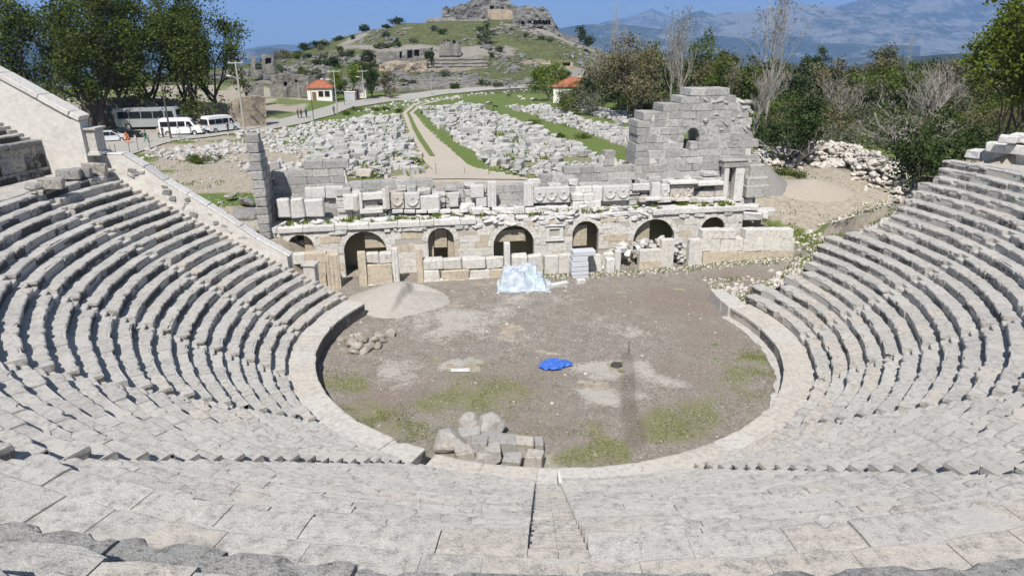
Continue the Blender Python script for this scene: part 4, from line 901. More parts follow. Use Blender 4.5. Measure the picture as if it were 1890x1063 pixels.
def build_fields():
    pts = []
    for fi, f in enumerate(FIELDS):
        P = np.array(f)[:, :2]; lo, hi = P.min(0), P.max(0); ax = (.22, .42, .42, .42)[fi]; d = np.array([math.sin(ax), math.cos(ax)]); e = np.array([d[1], -d[0]])
        u = P@d; v = P@e; a = u.min()
        while a < u.max():                                                     # laid out in loose rows
            b = v.min()+rng.uniform(0, 1)
            while b < v.max():
                q = d*(a+rng.normal(0, .16))+e*(b+rng.normal(0, .1))
                if inpoly(q[0], q[1], P) and noise2(q[0], q[1], .25, 71, 3) > .33: pts.append((q[0], q[1], fi, ax))
                b += rng.uniform(.7, 1.2)
            a += rng.uniform(.8, 1.05)
    pts.sort(key=lambda p: math.hypot(p[0]-CAMP[0], p[1]-CAMP[1])); near, far = pts[:300], pts[300:]
    P = proto_meshes('stone_block', 'block', M['field'], 8)+proto_meshes('stone_block', 'cut', M['field'], 6)
    for x, y, fi, ax in near:
        s = min(.85, .26+rng.exponential(.2)); place('stone_block', P[rng.integers(0, len(P))], (x, y, float(land(x, y))+s*rng.uniform(.35, .55)), s, PI/2-ax+rng.normal(0, .25)+(PI/2)*(rng.random() < .3), rng.normal(0, .06, 2), 'white limestone block laid out in the block field behind the stage', 'stone block', 'limestone blocks laid out in the field')
    mb = MB()
    for x, y, fi, ax in far:
        s = min(.85, .2+rng.exponential(.22)+.08); z = float(land(x, y))+s*rng.uniform(.3, .5); t = rng.uniform(0, 1) if rng.random() < .975 else 1.2
        if rng.random() < .6: mb.block((x, y, z), yaw_ax(PI/2-ax+rng.normal(0, .25)+(PI/2)*(rng.random() < .3), *rng.normal(0, .06, 2)), np.array([1, rng.uniform(.5, .8), rng.uniform(.4, .8)])*s, .05, .04, t)
        else: rock_into(mb, (x, y, z), s*1.05, t, 0)
    tag(mb.build('field_of_stone', M['field']), kind='stuff')
    w = MB()                                                                    # weeds between the blocks
    for x, y, fi, ax in pts[::9]:
        if noise2(x, y, .3, 73, 2) > .52:
            c = 26; blades(w, x+rng.normal(0, .4, c), y+rng.normal(0, .4, c), np.full(c, float(land(x, y))+.1), .3, .75, .4)
    tag(w.build('weeds', M['blade']), kind='stuff')
build_fields()
def scatter_poly(poly, n, dens=None):
    P = np.array(poly)[:, :2]; lo, hi = P.min(0), P.max(0); out = []
    while len(out) < n:
        x, y = rng.uniform(lo, hi)
        if inpoly(x, y, P) and (dens is None or rng.random() < dens(x, y)): out.append((x, y))
    return out
M['ruinous'] = stone('rough_grey_rock', (.26, .255, .245), (.5, .48, .45), (.4, .4, .4), (.1, .1, .1), .6, .6, 1., .08)
def build_rubble():
    P = proto_meshes('rubble_stone', 'rock', M['field'], 8)
    mb = MB(); w = MB(); n = 0
    while n < 3200:                                                           # stones strewn over all the open ground near by
        x, y = (rng.uniform(-50, -16), rng.uniform(8, 50)) if n % 3 < 2 else (rng.uniform(19, 50), rng.uniform(8, 55))
        if noise2(x, y, .2, 85, 3) < rng.uniform(.3, .62): n += .3; continue
        z = float(land(x, y)); s = rng.uniform(.04, .15)*(1+1.5*(rng.random() < .07)); rock_into(mb, (x, y, z+s*.2), s, rng.uniform(.1, 1), 0); n += 1
        if rng.random() < .4 and noise2(x, y, .15, 37, 4) > .46: c = 8; blades(w, x+rng.normal(0, .4, c), y+rng.normal(0, .4, c), np.full(c, z), .08, .3)
    tag(mb.build('strewn_rubble', M['field']), kind='stuff'); tag(w.build('tufts_of_grass', M['blade']), kind='stuff')
    L = gpoly([(318,262),(430,246),(520,240),(600,226),(700,208),(655,232),(600,246),(560,262),(556,300),(520,296),(470,262),(440,302),(330,298),(240,290)])
    pts = scatter_poly(L, 900, lambda x, y: sstep(.35, .6, noise2(x, y, .16, 81, 3)))+scatter_poly(gpoly([(440,302),(560,300),(565,330),(500,320),(450,325)]), 120)+scatter_poly(gpoly([(640,206),(760,186),(860,176),(985,166),(985,170),(880,178),(780,192),(700,212)]), 160)
    pts.sort(key=lambda p: math.hypot(p[0]-CAMP[0], p[1]-CAMP[1])); mb = MB()
    for i, (x, y) in enumerate(pts):
        s = rng.uniform(.16, .42)*(1+.7*(rng.random() < .12)); z = float(land(x, y))+s*.3
        if i < 150: place('rubble_stone', P[rng.integers(0, 8)], (x, y, z), s, rng.uniform(0, 6), rng.normal(0, .4, 2), 'loose white rubble stone on the grassy slope below the car park', 'stone', 'rubble stones below the car park')
        else: rock_into(mb, (x, y, z), s, rng.uniform(.2, 1), 0)
    tag(mb.build('rubble', M['field']), kind='stuff')
    # boulder bank behind the right wing
    P = proto_meshes('boulder', 'rock', M['rubble'], 8)+proto_meshes('boulder', 'big', M['rubble'], 6); C = [gp(u, v) for u, v in ((1405,300),(1450,300),(1500,296),(1550,300),(1590,312),(1630,330),(1650,345))]
    pts = []
    for i in range(900):
        t = rng.uniform(0, len(C)-1.001); a = int(t); p = C[a]+(C[a+1]-C[a])*(t-a); o = rng.normal(0, 1., 2); x, y = p[0]+o[0]*1.3, p[1]+o[1]*2.2; h = 2.3*math.exp(-(o@o)/1.9)*(1 if t > .8 else .6)
        pts.append((x, y, h*rng.uniform(.75, 1.05)))
    pts.sort(key=lambda p: -p[2]); mb = MB()
    for i, (x, y, h) in enumerate(pts):
        s = rng.uniform(.22, .5)*(1+.5*(rng.random() < .15)); z = float(land(x, y))+h
        if i < 220: place('boulder', P[rng.integers(0, len(P))], (x, y, z), s, rng.uniform(0, 6), rng.normal(0, .4, 2), 'pale boulder heaped in the bank of stones behind the right seats', 'boulder', 'boulders in the bank behind the right seats')
        else: rock_into(mb, (x, y, z), s, rng.uniform(.2, 1), 1)
    core = MB()
    tag(mb.build('boulder_rubble', M['rubble']), kind='stuff')
    # shattered edge of the right wing: small stones and weeds on the slope
    mb = MB(); w = MB(); pts = []
    for i in range(3000):
        x = rng.uniform(12.5, 31.5); y = 5.3+.07*(x-13)+(rng.exponential(2.3) if i % 3 else rng.uniform(1, 7))+RAG[min(20, int((x-12)/.95))]*.25-1.2; pts.append((x, y))
    for x, y in pts:
        z = float(land(x, y)); s = rng.uniform(.06, .2)*(1+1.2*(rng.random() < .06)); rock_into(mb, (x, y, z+s*.2), s, rng.uniform(.1, 1), 0)
        if noise2(x, y, .5, 83, 2) > .56 and rng.random() < .22: c = 8; blades(w, x+rng.normal(0, .2, c), y+rng.normal(0, .2, c), np.full(c, z), .1, .32)
    for x, y in scatter_poly(gpoly([(1385,478),(1480,432),(1640,352),(1700,332),(1690,362),(1560,434),(1440,506)]), 1100):
        z = float(land(x, y)); s = rng.uniform(.05, .17)*(1+1.3*(rng.random() < .07)); rock_into(mb, (x, y, z+s*.2), s, rng.uniform(.1, 1), 0)
        if rng.random() < .12: c = 8; blades(w, x+rng.normal(0, .2, c), y+rng.normal(0, .2, c), np.full(c, z), .08, .26)
    for i in range(700):                                                      # foot of the stage and of its right end
        s_ = rng.uniform(13, 37); k = -.25-abs(rng.normal(0, .55)); p = st(s_, k, 0); r = rng.uniform(.04, .14); rock_into(mb, (p[0], p[1], float(orch_z(p[0], p[1]))+r*.3), r, rng.uniform(.2, 1), 0)
        if rng.random() < .25: c = 9; blades(w, p[0]+rng.normal(0, .3, c), p[1]+rng.normal(0, .2, c), np.full(c, float(orch_z(p[0], p[1]))), .06, .22)
    for i in range(110):
        s_ = rng.uniform(34, 40); k = rng.uniform(-1, 8); p = st(s_, k, 0); c = 14; blades(w, p[0]+rng.normal(0, .4, c), p[1]+rng.normal(0, .4, c), land(p[0], p[1])+np.zeros(c), .08, .3)
    for i in range(70):                                                       # tufts on the stage ledges
        s_ = rng.uniform(-5, 31); k = rng.uniform(2.7, 4.2); p = st(s_, k, 4.15); c = 22; blades(w, p[0]+rng.normal(0, .14, c), p[1]+rng.normal(0, .1, c), np.full(c, p[2]), .1, .38)
    tag(mb.build('shattered_rubble', M['rubble']), kind='stuff'); tag(w.build('weed_grass', M['blade']), kind='stuff')
    # rubble filling the gap in the stage front and spilling by the sixth arch
    mb = MB()
    for i in range(60): p = st(rng.uniform(25.1, 26.2), rng.uniform(.3, 1.6), rng.uniform(0, 2.)); rock_into(mb, p, rng.uniform(.14, .32), rng.uniform(.2, 1), 1)
    tag(mb.build('rubble_fill', M['field'], None), 'jumble of broken stones filling the gap between two grey pillars', 'rubble heap', kind='stuff')
    P2 = proto_meshes('fallen_stone', 'block', M['marble'], 5)
    for i in range(34):
        u, v = rng.uniform(1140, 1236), rng.uniform(449, 470); s_, z = sc(u, v, .9); p = st(s_, rng.uniform(.6, 2.2), max(.1, 1.9-rng.uniform(0, 1.)))
        place('fallen_stone', P2[i % 5], tuple(p), rng.uniform(.22, .5), rng.uniform(0, 6), rng.normal(0, .35, 2), 'fallen grey block in the tumble below the sixth arch', 'stone block', 'fallen blocks below the sixth arch')
    for i in range(12):
        p = st(rng.uniform(-4.2, -3.2), KB+.9+rng.uniform(0, .3), 2.+rng.uniform(0, .8)); place('fallen_stone', P2[i % 5], tuple(p), rng.uniform(.12, .2), rng.uniform(0, 6), rng.normal(0, .35, 2), 'small white stone piled inside the first arch', 'stone block', 'stones piled in the first arch')
    for i, (u, v, y) in enumerate(((62, 345, 3.0), (95, 338, 3.6), (128, 322, 4.4), (150, 318, 4.7), (175, 312, 5.2))):      # loose blocks on the walkway
        p = at_z(u, v, ZD+.35); ms = proto_meshes('loose_block', 'block' if i else 'rock', M['lichen'], 1)[0]
        place('loose_block', ms, tuple(p), (.45, .58, .6, .5, .66)[i], (-.4, .35, .3, .35, .3)[i]+1.2*(i == 0), (.2*(i == 0), .1), ('upright dark rock on the walkway left of the squared block', 'squared grey and cream block at the left front of the walkway group', 'second squared block from the sloping wall end of the walkway group', 'low dark block half behind others on the walkway', 'long dark lichened block touching the sloping white wall')[i], 'stone block')
    for i, (u, v, s) in enumerate(((448,395,1.3),(470,418,1.2),(455,372,1.1),(480,440,.9),(430,360,.8))):
        p = gp(u, v, .5); ms = proto_meshes('toppled_block', 'cut', M['ruinous'], 1)[0]; place('toppled_block', ms, tuple(p), s, i, (.2, .1), ('largest', 'second largest', 'middle sized', 'lower', 'smallest')[i]+' toppled grey block between the sloping wall and the tall side wall', 'boulder')
    # broken blocks topping the right wing
    for i, (u, v, lv, sx, sy, sz) in enumerate(((1822,287,0,1.2,.55,.36),(1868,292,0,1.3,.6,.42),(1905,296,0,1.,.6,.42),(1846,272,1,1.,.5,.34),(1884,276,1,1.1,.55,.36),(1862,257,2,.7,.45,.25),(1898,256,2,1.2,.6,.3),(1800,286,0,.6,.45,.25))):
        z = ZD+.3+lv*.66; p = at_z(u, v, z); mb = MB(); mb.block((0, 0, 0), AXW, (sx*.72, sy*.8, sz*.9), .05, .04, rng.uniform(.3, .9)); o = mb.build('podium_block', M['marble']); o.location = tuple(p); o.rotation_euler = (0, 0, -.9+rng.normal(0, .15))
        tag(o, 'broken grey-white block in the shattered pile at the top of the right seats', 'stone block', 'broken blocks topping the right seats')
build_rubble()
def build_orchestra_things():
    # grey quarried blocks near the front ledge
    spec = [('boulder',828,812,.95,0,'large round whitish boulder at the left end of the grey block group'),('boulder',868,777,.62,.5,'angular grey rock at the back left of the block group'),('boulder',906,785,.85,1.2,'long craggy grey rock behind the squared blocks'),
            ('block',868,806,(.55,.4,.4),.1,'grey block wedged between the round boulder and the long block'),('block',921,818,(.9,.42,.42),-.15,'longest squared grey block in the group'),('block',884,824,(.45,.42,.45),-.1,'squared grey block with tan face in the middle of the group'),('block',910,832,(.38,.4,.4),.1,'small tan-faced block against the front of the long block'),
            ('boulder',898,846,.62,.2,'low brown boulder under the middle blocks at the front'),('block',857,838,(.42,.5,.4),.25,'grey block against the right side of the round boulder'),('block',968,822,(.46,.4,.4),-.1,'white-faced block right of the longest block'),('block',993,823,(.22,.36,.4),.0,'thin upright slab at the right end of the row'),
            ('block',945,852,(.42,.4,.34),-.15,'flat topped grey block nearest the ledge'),('block',987,850,(.4,.42,.42),-.1,'separate grey block at the front right corner of the group')]
    for kind, u, v, s, a, lab in spec:
        mb = MB(); h = s*.6 if kind == 'boulder' else s[2]; p = at_z(u, v, h); p[2] = h*.92
        if kind == 'boulder': V, F = ROCK2[len(lab) % 6]; mb.add(V*s, None, F, .75)
        else: mb.block((0, 0, 0), AXW, np.array(s)*.88, .035, .04, rng.uniform(.1, .9) if rng.random() < .7 else 1.2)
        o = mb.build('boulder' if kind == 'boulder' else 'squared_block', M['quarry']); o.location = tuple(p); o.rotation_euler = (rng.normal(0, .06), rng.normal(0, .06), a); tag(o, lab, 'stone' if kind == 'boulder' else 'stone block', 'quarried stones by the front ledge')
    P = proto_meshes('boulder', 'rock', M['tanrock'], 8)+proto_meshes('boulder', 'big', M['tanrock'], 4); c = at_z(668, 632, .2); L = [(0, 0, .7, .62), (.9, .1, .5, .5), (-.7, -.2, .45, .55), (.2, .9, .42, .5), (-.3, .8, .4, .45), (.7, -.7, .4, .45), (-.2, -.8, .5, .5), (1.3, -.5, .35, .42), (-1.1, .4, .35, .4), (.4, .2, 1.15, .5), (-.3, .1, 1.0, .42), (1.9, 1.6, .3, .42), (-1.1, -1.2, .25, .36), (-.2, -1.5, .25, .34), (.5, -1.3, .3, .4), (1.1, .8, .4, .4), (0, 1.5, .35, .45), (.8, 1.4, .3, .4), (-.9, 1.2, .3, .35), (1.5, .4, .3, .35), (-.5, -1.1, .3, .3), (.2, -.4, .9, .4)]
    for i, (dx, dy, z, s) in enumerate(L): place('pile_boulder', P[i % len(P)], (c[0]+dx*.78, c[1]+dy*.85, z*.6), s, rng.uniform(0, 6), rng.normal(0, .3, 2), 'tan boulder in the small rock pile by the curved left ledge', 'boulder', 'boulders in the pile by the left ledge')
    def heap(name, c, rx, ry, h, mat, lab, seed, cliff=None):
        n = 60; g = np.linspace(-1.15, 1.15, n); X, Y = np.meshgrid(g, g, indexing='ij'); d = np.hypot(X, Y)*(1+.25*(noise2(X, Y, 1.6, seed, 3)-.5)); Z = np.maximum(0, 1-d)**.85; Z = np.minimum(Z, .9+.1*Z)
        Z = Z*h*(1+.18*(noise2(X*3, Y*3, 1.5, seed+1, 4)-.5))
        if cliff: m = sstep(cliff-.03, cliff+.05, X+.1*noise2(X, Y, 5, 3, 2)-.25*Y); Z = Z*(1-.55*m*(Y < .35))
        Z += np.where(Z > 0, (noise2(X, Y, 14, seed+2, 3)-.5)*.1*h, 0)
        P = np.stack([c[0]+X*rx, c[1]+Y*ry, Z-.03], -1); P[..., 2] += (land(P[..., 0], P[..., 1]) if c[2] > .5 else c[2]); mb = MB(); q = [(i*n+j, (i+1)*n+j, (i+1)*n+j+1, i*n+j+1) for i in range(n-1) for j in range(n-1) if max(Z[i, j], Z[i+1, j+1], Z[i+1, j], Z[i, j+1]) > 0]
        mb.add(P.reshape(-1, 3), q); return tag(mb.build(name, mat, None, True), lab, 'heap')
    p = at_z(735, 560, .02); heap('gravel_heap', (p[0], p[1]+.6, .02), 3.5, 3.4, 1.4, M['gravel'], 'grey gravel heap with a dug face near the stage doorways', 7, .2)
    p = gp(1412, 345); heap('gravel_heap', (p[0], p[1], p[2]), 2.6, 2.4, 2.1, M['gravel_dark'], 'dark grey gravel heap beside the right end of the tower', 17)
    p = gp(1500, 352); heap('earth_heap', (p[0], p[1], p[2]), 4.2, 2.6, 1.15, M['gravel_tan'], 'long tan earth heap in front of the boulder bank', 27)
    # plastic sheeting over a pallet of stone
    c = at_z(966, 522, .3); n = 64; g = np.linspace(-1, 1, n); X, Y = np.meshgrid(g*2.1, g*1.75, indexing='ij')
    def plate(x0, x1, y0, y1, h, s): return h*sstep(-s, 0, X-x0)*sstep(-s, 0, x1-X)*sstep(-s, 0, Y-y0)*sstep(-s, 0, y1-Y)
    Z = np.maximum.reduce([plate(-1.45, .0, -.5, 1.0, 1.2, .36), plate(-.1, .9, .1, 1.1, 1.42, .32), plate(-.2, 1.35, -.75, .8, .75, .4)]); f = sstep(0, .35, Z)
    Z = Z+f*((noise2(X, Y*.6, 3.2, 91, 4)-.5)*.2+.16*(1-np.abs(2*noise2(X*2+.4*Y, Y*.7, 3.2, 92, 3)-1))**3)+(1-f)*(.05+.12*(noise2(X, Y, 3, 93, 3)-.4)); ed = np.maximum(np.abs(X)/2.1, np.abs(Y)/1.75)*(1+.25*(noise2(X, Y, 1.2, 94, 3)-.5))
    P = np.stack([c[0]+X, c[1]+Y, np.maximum(Z, .02)], -1); mb = MB(); q = [(i*n+j, (i+1)*n+j, (i+1)*n+j+1, i*n+j+1) for i in range(n-1) for j in range(n-1) if ed[i, j] < .93]
    mb.add(P.reshape(-1, 3), q); tag(mb.build('plastic_sheet', M['plastic']), 'crumpled translucent plastic sheeting draped over a pallet before the stage', 'plastic sheet')
    c = at_z(1022, 672, .1); n = 44; g = np.linspace(-1, 1, n); X, Y = np.meshgrid(g, g, indexing='ij'); ed = np.hypot(X, Y*1.15)*(1+.9*(noise2(X, Y, 1.3, 95, 3)-.5)); Z = .05+.27*(1-np.abs(2*noise2(X*1.3+.3*Y, Y, 2.6, 96, 3)-1))**1.3*np.clip(1.15-ed, 0, 1)+.2*(1-np.abs(2*noise2(X-.5*Y, Y, 5.5, 97, 2)-1))**2*np.clip(1.2-ed, 0, 1)
    P = np.stack([c[0]+X*1.05+.1*Y, c[1]+Y*.8, Z], -1); mb = MB(); mb.add(P.reshape(-1, 3), [(i*n+j, (i+1)*n+j, (i+1)*n+j+1, i*n+j+1) for i in range(n-1) for j in range(n-1) if ed[i, j] < .88])
    tag(mb.build('tarpaulin', M['tarp']), 'crumpled bright blue tarpaulin lying on the orchestra floor', 'tarpaulin')
    mb = MB(); p = at_z(1138, 674, .02); mb.lathe([(.0, .055), (.3, .055), (.33, .03), (.34, -.05)], (p[0], p[1], .04), 18); tag(mb.build('drain_cover', M['dark']), 'dark round drain cover on the orchestra floor', 'drain cover')
    p = at_z(1160, 655, .0); mb = MB(); mb.tube([(p[0], p[1], 0), (p[0]+.01, p[1], .5), (p[0]+.03, p[1], .85)], [.02, .018, .015]); tag(mb.build('iron_stake', M['dark']), 'thin iron stake at the head of the wet streak', 'stake')
    p = at_z(850, 684, .02); mb = MB(); mb.block((p[0], p[1], .06), yaw_ax(.05), (.52, .22, .03), .02, .01, .9); tag(mb.build('flat_slab', M['marble']), 'flat white slab set in the orchestra floor near the grass', 'stone slab')
    p = at_z(1342, 862, 2.1); mb = MB(); V, F = ROCK2[2]; mb.add(V*np.array([.34, .3, .62]), None, F, .9); o = mb.build('upright_stone', M['marble']); p = at_z(1340, 878, 1.5); o.location = (p[0], p[1], p[2]+.42); tag(o, 'jagged upright grey stone set on the right lower seats', 'stone')
    p = at_z(1032, 893, 1.6); mb = MB(); mb.block((p[0], p[1], 1.75), yaw_ax(.1, .25), (.07, .28, .26), .03, .02, .7); tag(mb.build('tilted_slab', M['marble']), 'tilted grey slab standing on the lowest seats at the foot of the central stairway', 'stone slab')
M['tanrock'] = stone('tan_rock', (.34, .295, .25), (.52, .465, .4), (.5, .4, .3), (.15, .135, .12), .45, .5, .9, .05)
M['quarry'] = stone('quarried_stone', (.36, .355, .34), (.55, .52, .48), (.5, .4, .3), (.2, .17, .13), .45, .6, .9, .05)
M['gravel'] = plain('grey_gravel', (.36, .335, .3), .95, .3, 9, bump=.8); M['gravel_dark'] = plain('dark_gravel', (.22, .21, .2), .95, .3, 9, bump=.8); M['gravel_tan'] = plain('tan_earth', (.34, .3, .25), .95, .28, 6, bump=.8)
M['dark'] = plain('rusty_dark_iron', (.06, .055, .05), .7)
def plastic_mat():
    n = NT('plastic_film'); B = n.noise(1.6, 5, .6); C = n.noise(9, 5, .6, 2.); col = n.mix(n.ramp(B, .4, .62), (.36, .42, .5), (.62, .66, .7)); col = n.mix(n.math('MULTIPLY', n.ramp(n.noise(1.1, 2), .58, .66), .5), col, (.42, .62, .52)); n.bump(C, .8, .08); return n.done(col, .42)
M['plastic'] = plastic_mat(); M['tarp'] = plain('blue_tarpaulin', (.045, .13, .46), .5, .25, 6, bump=.3)
build_orchestra_things()

# ------------------------------------------------------------------ far country: valley, mountains
def rim_mesh(name, ridge, D, Db, zb, mat, amp, seed, rows=46, back=1.5):
    """a mountain range: skyline read off the photo at distance D, foot at Db, and a far side"""
    us = np.linspace(ridge[0][0], ridge[-1][0], 240); vs = np.interp(us, [p[0] for p in ridge], [p[1] for p in ridge])
    top = np.array([at_d(u, v, D) for u, v in zip(us, vs)]); P = []
    for t in np.linspace(0, 1, rows):
        d = Db+(D-Db)*t; q = CAMP+(top-CAMP)*(d/D); z = zb+(top[:, 2]-zb)*(t**1.25); P.append(np.stack([q[:, 0], q[:, 1], z], 1))
    q = CAMP+(top-CAMP)*back; P.append(np.stack([q[:, 0], q[:, 1], np.full(len(q), zb)], 1)); P = np.array(P)
    t = np.r_[np.linspace(0, 1, rows), 0][:, None]; rg = 1-np.abs(2*noise(P*np.array([1, 1, .35]), 1/(D*.055), seed, 5)-1)
    w = np.sin(np.clip(t, 0, 1)*PI)**.7; P[..., 2] += (rg-.62)*amp*w*1.6; P[..., 2] += (noise(P, 1/(D*.02), seed+3, 3)-.5)*amp*.22*(t > .02)
    m, n = P.shape[:2]; mb = MB(); mb.add(P.reshape(-1, 3), [(i*n+j, i*n+j+1, (i+1)*n+j+1, (i+1)*n+j) for i in range(m-1) for j in range(n-1)], None, np.repeat(t.ravel(), n)); return tag(mb.build(name, mat, None, True), kind='structure')
def mountain_mat(name, snow=None, rock=.5):
    n = NT(name); sep = n.N.new('ShaderNodeSeparateXYZ'); n.L.new(n.tc.outputs['Object'], sep.inputs[0]); z = sep.outputs[2]
    A = n.noise(.0016, 8, .65); B = n.noise(.008, 6, .7); wood = n.mix(n.ramp(A, .35, .65), (.02, .035, .025), (.05, .065, .045)); roc = n.mix(B, (.14, .14, .145), (.32, .31, .3))
    f = n.ramp(n.math('ADD', n.math('MULTIPLY', A, .6), n.math('MULTIPLY', B, .5)), rock, rock+.1); col = n.mix(f, wood, roc)
    if snow: h = n.math('DIVIDE', n.math('SUBTRACT', n.math('ADD', z, n.math('MULTIPLY', B, 260)), snow), 120, True); col = n.mix(h, col, (.85, .87, .9))
    n.bump(n.math('ADD', A, B), 1., 60); return n.done(col, 1)
VZ = -210
def build_far():
    n = NT('valley_fields'); A = n.noise(.0035, 4, .6); v = n.voro(.006, 'F1', 'Color'); s = n.N.new('ShaderNodeSeparateColor'); n.L.new(v, s.inputs[0])
    col = n.mix(s.outputs[0], (.06, .085, .04), (.17, .17, .1)); col = n.mix(n.ramp(n.noise(.02, 3), .66, .7), col, (.6, .6, .58)); mat = n.done(n.mix(n.ramp(A, .45, .6), col, (.05, .07, .04)), 1)
    mb = MB(); a = np.linspace(R(-75), R(255), 60); r = np.array([380, 800, 1600, 3200, 6400, 12800, 19000]); V = np.array([(d*math.cos(x), d*math.sin(x), VZ) for d in r for x in a])
    mb.add(V, [(i*60+j, i*60+j+1, (i+1)*60+j+1, (i+1)*60+j) for i in range(6) for j in range(59)]); tag(mb.build('valley', mat), kind='structure')
    mb = MB(); rr = np.array([0, 380.]); V = [(d*math.cos(x), d*math.sin(x), VZ-.5) for d in rr for x in np.linspace(0, 2*PI, 40)]; mb.add(V, [(j, j+1, 40+j+1, 40+j) for j in range(39)]); tag(mb.build('valley_floor', mat), kind='structure')
    m1, m2 = mountain_mat('forested_mountain', None, .56), mountain_mat('high_mountain', 790, .5)
    rim_mesh('mountains', [(880,84),(960,70),(1035,52),(1075,46),(1130,44),(1180,50),(1240,58),(1320,66),(1420,74),(1520,80),(1700,86)], 8200, 6600, VZ, m1, 70, 5)
    rim_mesh('mountains', [(1060,80),(1110,42),(1150,34),(1180,26),(1205,17),(1225,26),(1262,38),(1290,30),(1312,40),(1400,60),(1600,80)], 15500, 12500, VZ, m2, 120, 9)
    rim_mesh('mountains', [(1180,84),(1240,46),(1270,26),(1296,20),(1318,28),(1345,22),(1370,26),(1400,18),(1440,14),(1480,8),(1520,12),(1555,16),(1590,22),(1640,30),(1720,40),(1800,60)], 10500, 8200, VZ, m2, 110, 15)
    rim_mesh('mountains', [(1380,80),(1450,40),(1540,14),(1580,4),(1600,-12),(1640,-22),(1700,-30),(1760,-26),(1800,-8),(1850,4),(1900,-14),(2000,-40),(2150,-30),(2300,10)], 13000, 9600, VZ, m2, 170, 21)
    rim_mesh('mountains', [(-420,-60),(-200,-20),(-60,-30),(10,-8),(40,10),(60,34),(100,52),(180,66),(300,80)], 7600, 6000, VZ, m1, 110, 27)
    rim_mesh('hills', [(380,104),(440,98),(470,92),(500,88),(520,91),(560,97),(640,104)], 6800, 5900, VZ, m1, 20, 33); rim_mesh('hills', [(420,98),(480,86),(520,82),(560,84),(620,92),(700,98)], 13500, 12000, VZ, m1, 20, 35)
    rim_mesh('hills', [(1500,128),(1600,118),(1680,106),(1740,101),(1800,98),(1900,96),(2050,100)], 2600, 1500, VZ, m1, 16, 39)
build_far()

# ------------------------------------------------------------------ ruins on the acropolis hill
def face_ruin(mb, pts, amp, th, holes=(), nu=1.6, seed=0, t=None, ledges=0):
    """a masonry or rock face along pixels (u, top, bottom, distance); holes are pixel rectangles sunk into it"""
    us = np.arange(pts[0][0], pts[-1][0]+.01, nu); F = lambda k: np.interp(us, [p[0] for p in pts], [p[k] for p in pts])
    top, bot, dist = F(1), F(2), F(3); top = top+(noise2(us, us*0, .12, seed, 4)-.5)*2*min(5, 1.5+amp*2.); m = max(4, int((bot-top).max()/1.3)); T = np.linspace(0, 1, m)
    P = np.array([[at_d(u, tp+(b-tp)*q, d+0) for q in T] for u, tp, b, d in zip(us, top, bot, dist)]); V_ = np.array([[tp+(b-tp)*q for q in T] for tp, b in zip(top, bot)])
    D = P[..., :2]-CAMP[:2]; D = D/np.linalg.norm(D, axis=-1)[..., None]; push = (noise(P, .45, seed+1, 4)-.5)*2*amp
    if ledges: push = push+((P[..., 2]*ledges) % 1.)*.35
    for u0, v0, u1, v1 in holes: push = np.where((us[:, None] > u0) & (us[:, None] < u1) & (V_ > v0) & (V_ < v1), 3.2, push)
    P[..., :2] += D*push[..., None]; P[:, -1, 2] -= 2.; n = len(us); B = P.copy(); B[..., :2] += D*th; q = [(i*m+j, (i+1)*m+j, (i+1)*m+j+1, i*m+j+1) for i in range(n-1) for j in range(m-1)]
    tt = noise(P, .9, seed+2, 2).ravel() if t is None else t; mb.add(P.reshape(-1, 3), q, None, tt); mb.add(B.reshape(-1, 3), q, None, .5); mb.strip(P[:, 0], B[:, 0], .6); mb.strip(P[0], B[0], .5); mb.strip(P[-1], B[-1], .5); return P.reshape(-1, 3).mean(0)
M['ruin'] = stone('ruin_masonry', (.26, .245, .22), (.47, .43, .37), (.4, .36, .3), (.1, .1, .095), .6, .5, 1., .25, .35)
M['ruin_tan'] = stone('tan_ruin_masonry', (.4, .32, .24), (.58, .48, .36), (.5, .45, .4), (.16, .15, .14), .55, .3, .8, .2, .35)
M['cliff'] = stone('grey_cliff', (.24, .235, .225), (.46, .44, .41), (.4, .36, .3), (.09, .09, .09), .6, .5, 1.2, .5, .18)
def ruin(lab, pts, amp=.5, th=2.5, holes=(), mat='ruin', name='ruined_wall', cat='ruin', seed=0, ledges=0):
    mb = MB(); face_ruin(mb, pts, amp, th, holes, seed=seed, ledges=ledges); tag(mb.build(name, M[mat]), lab, cat)
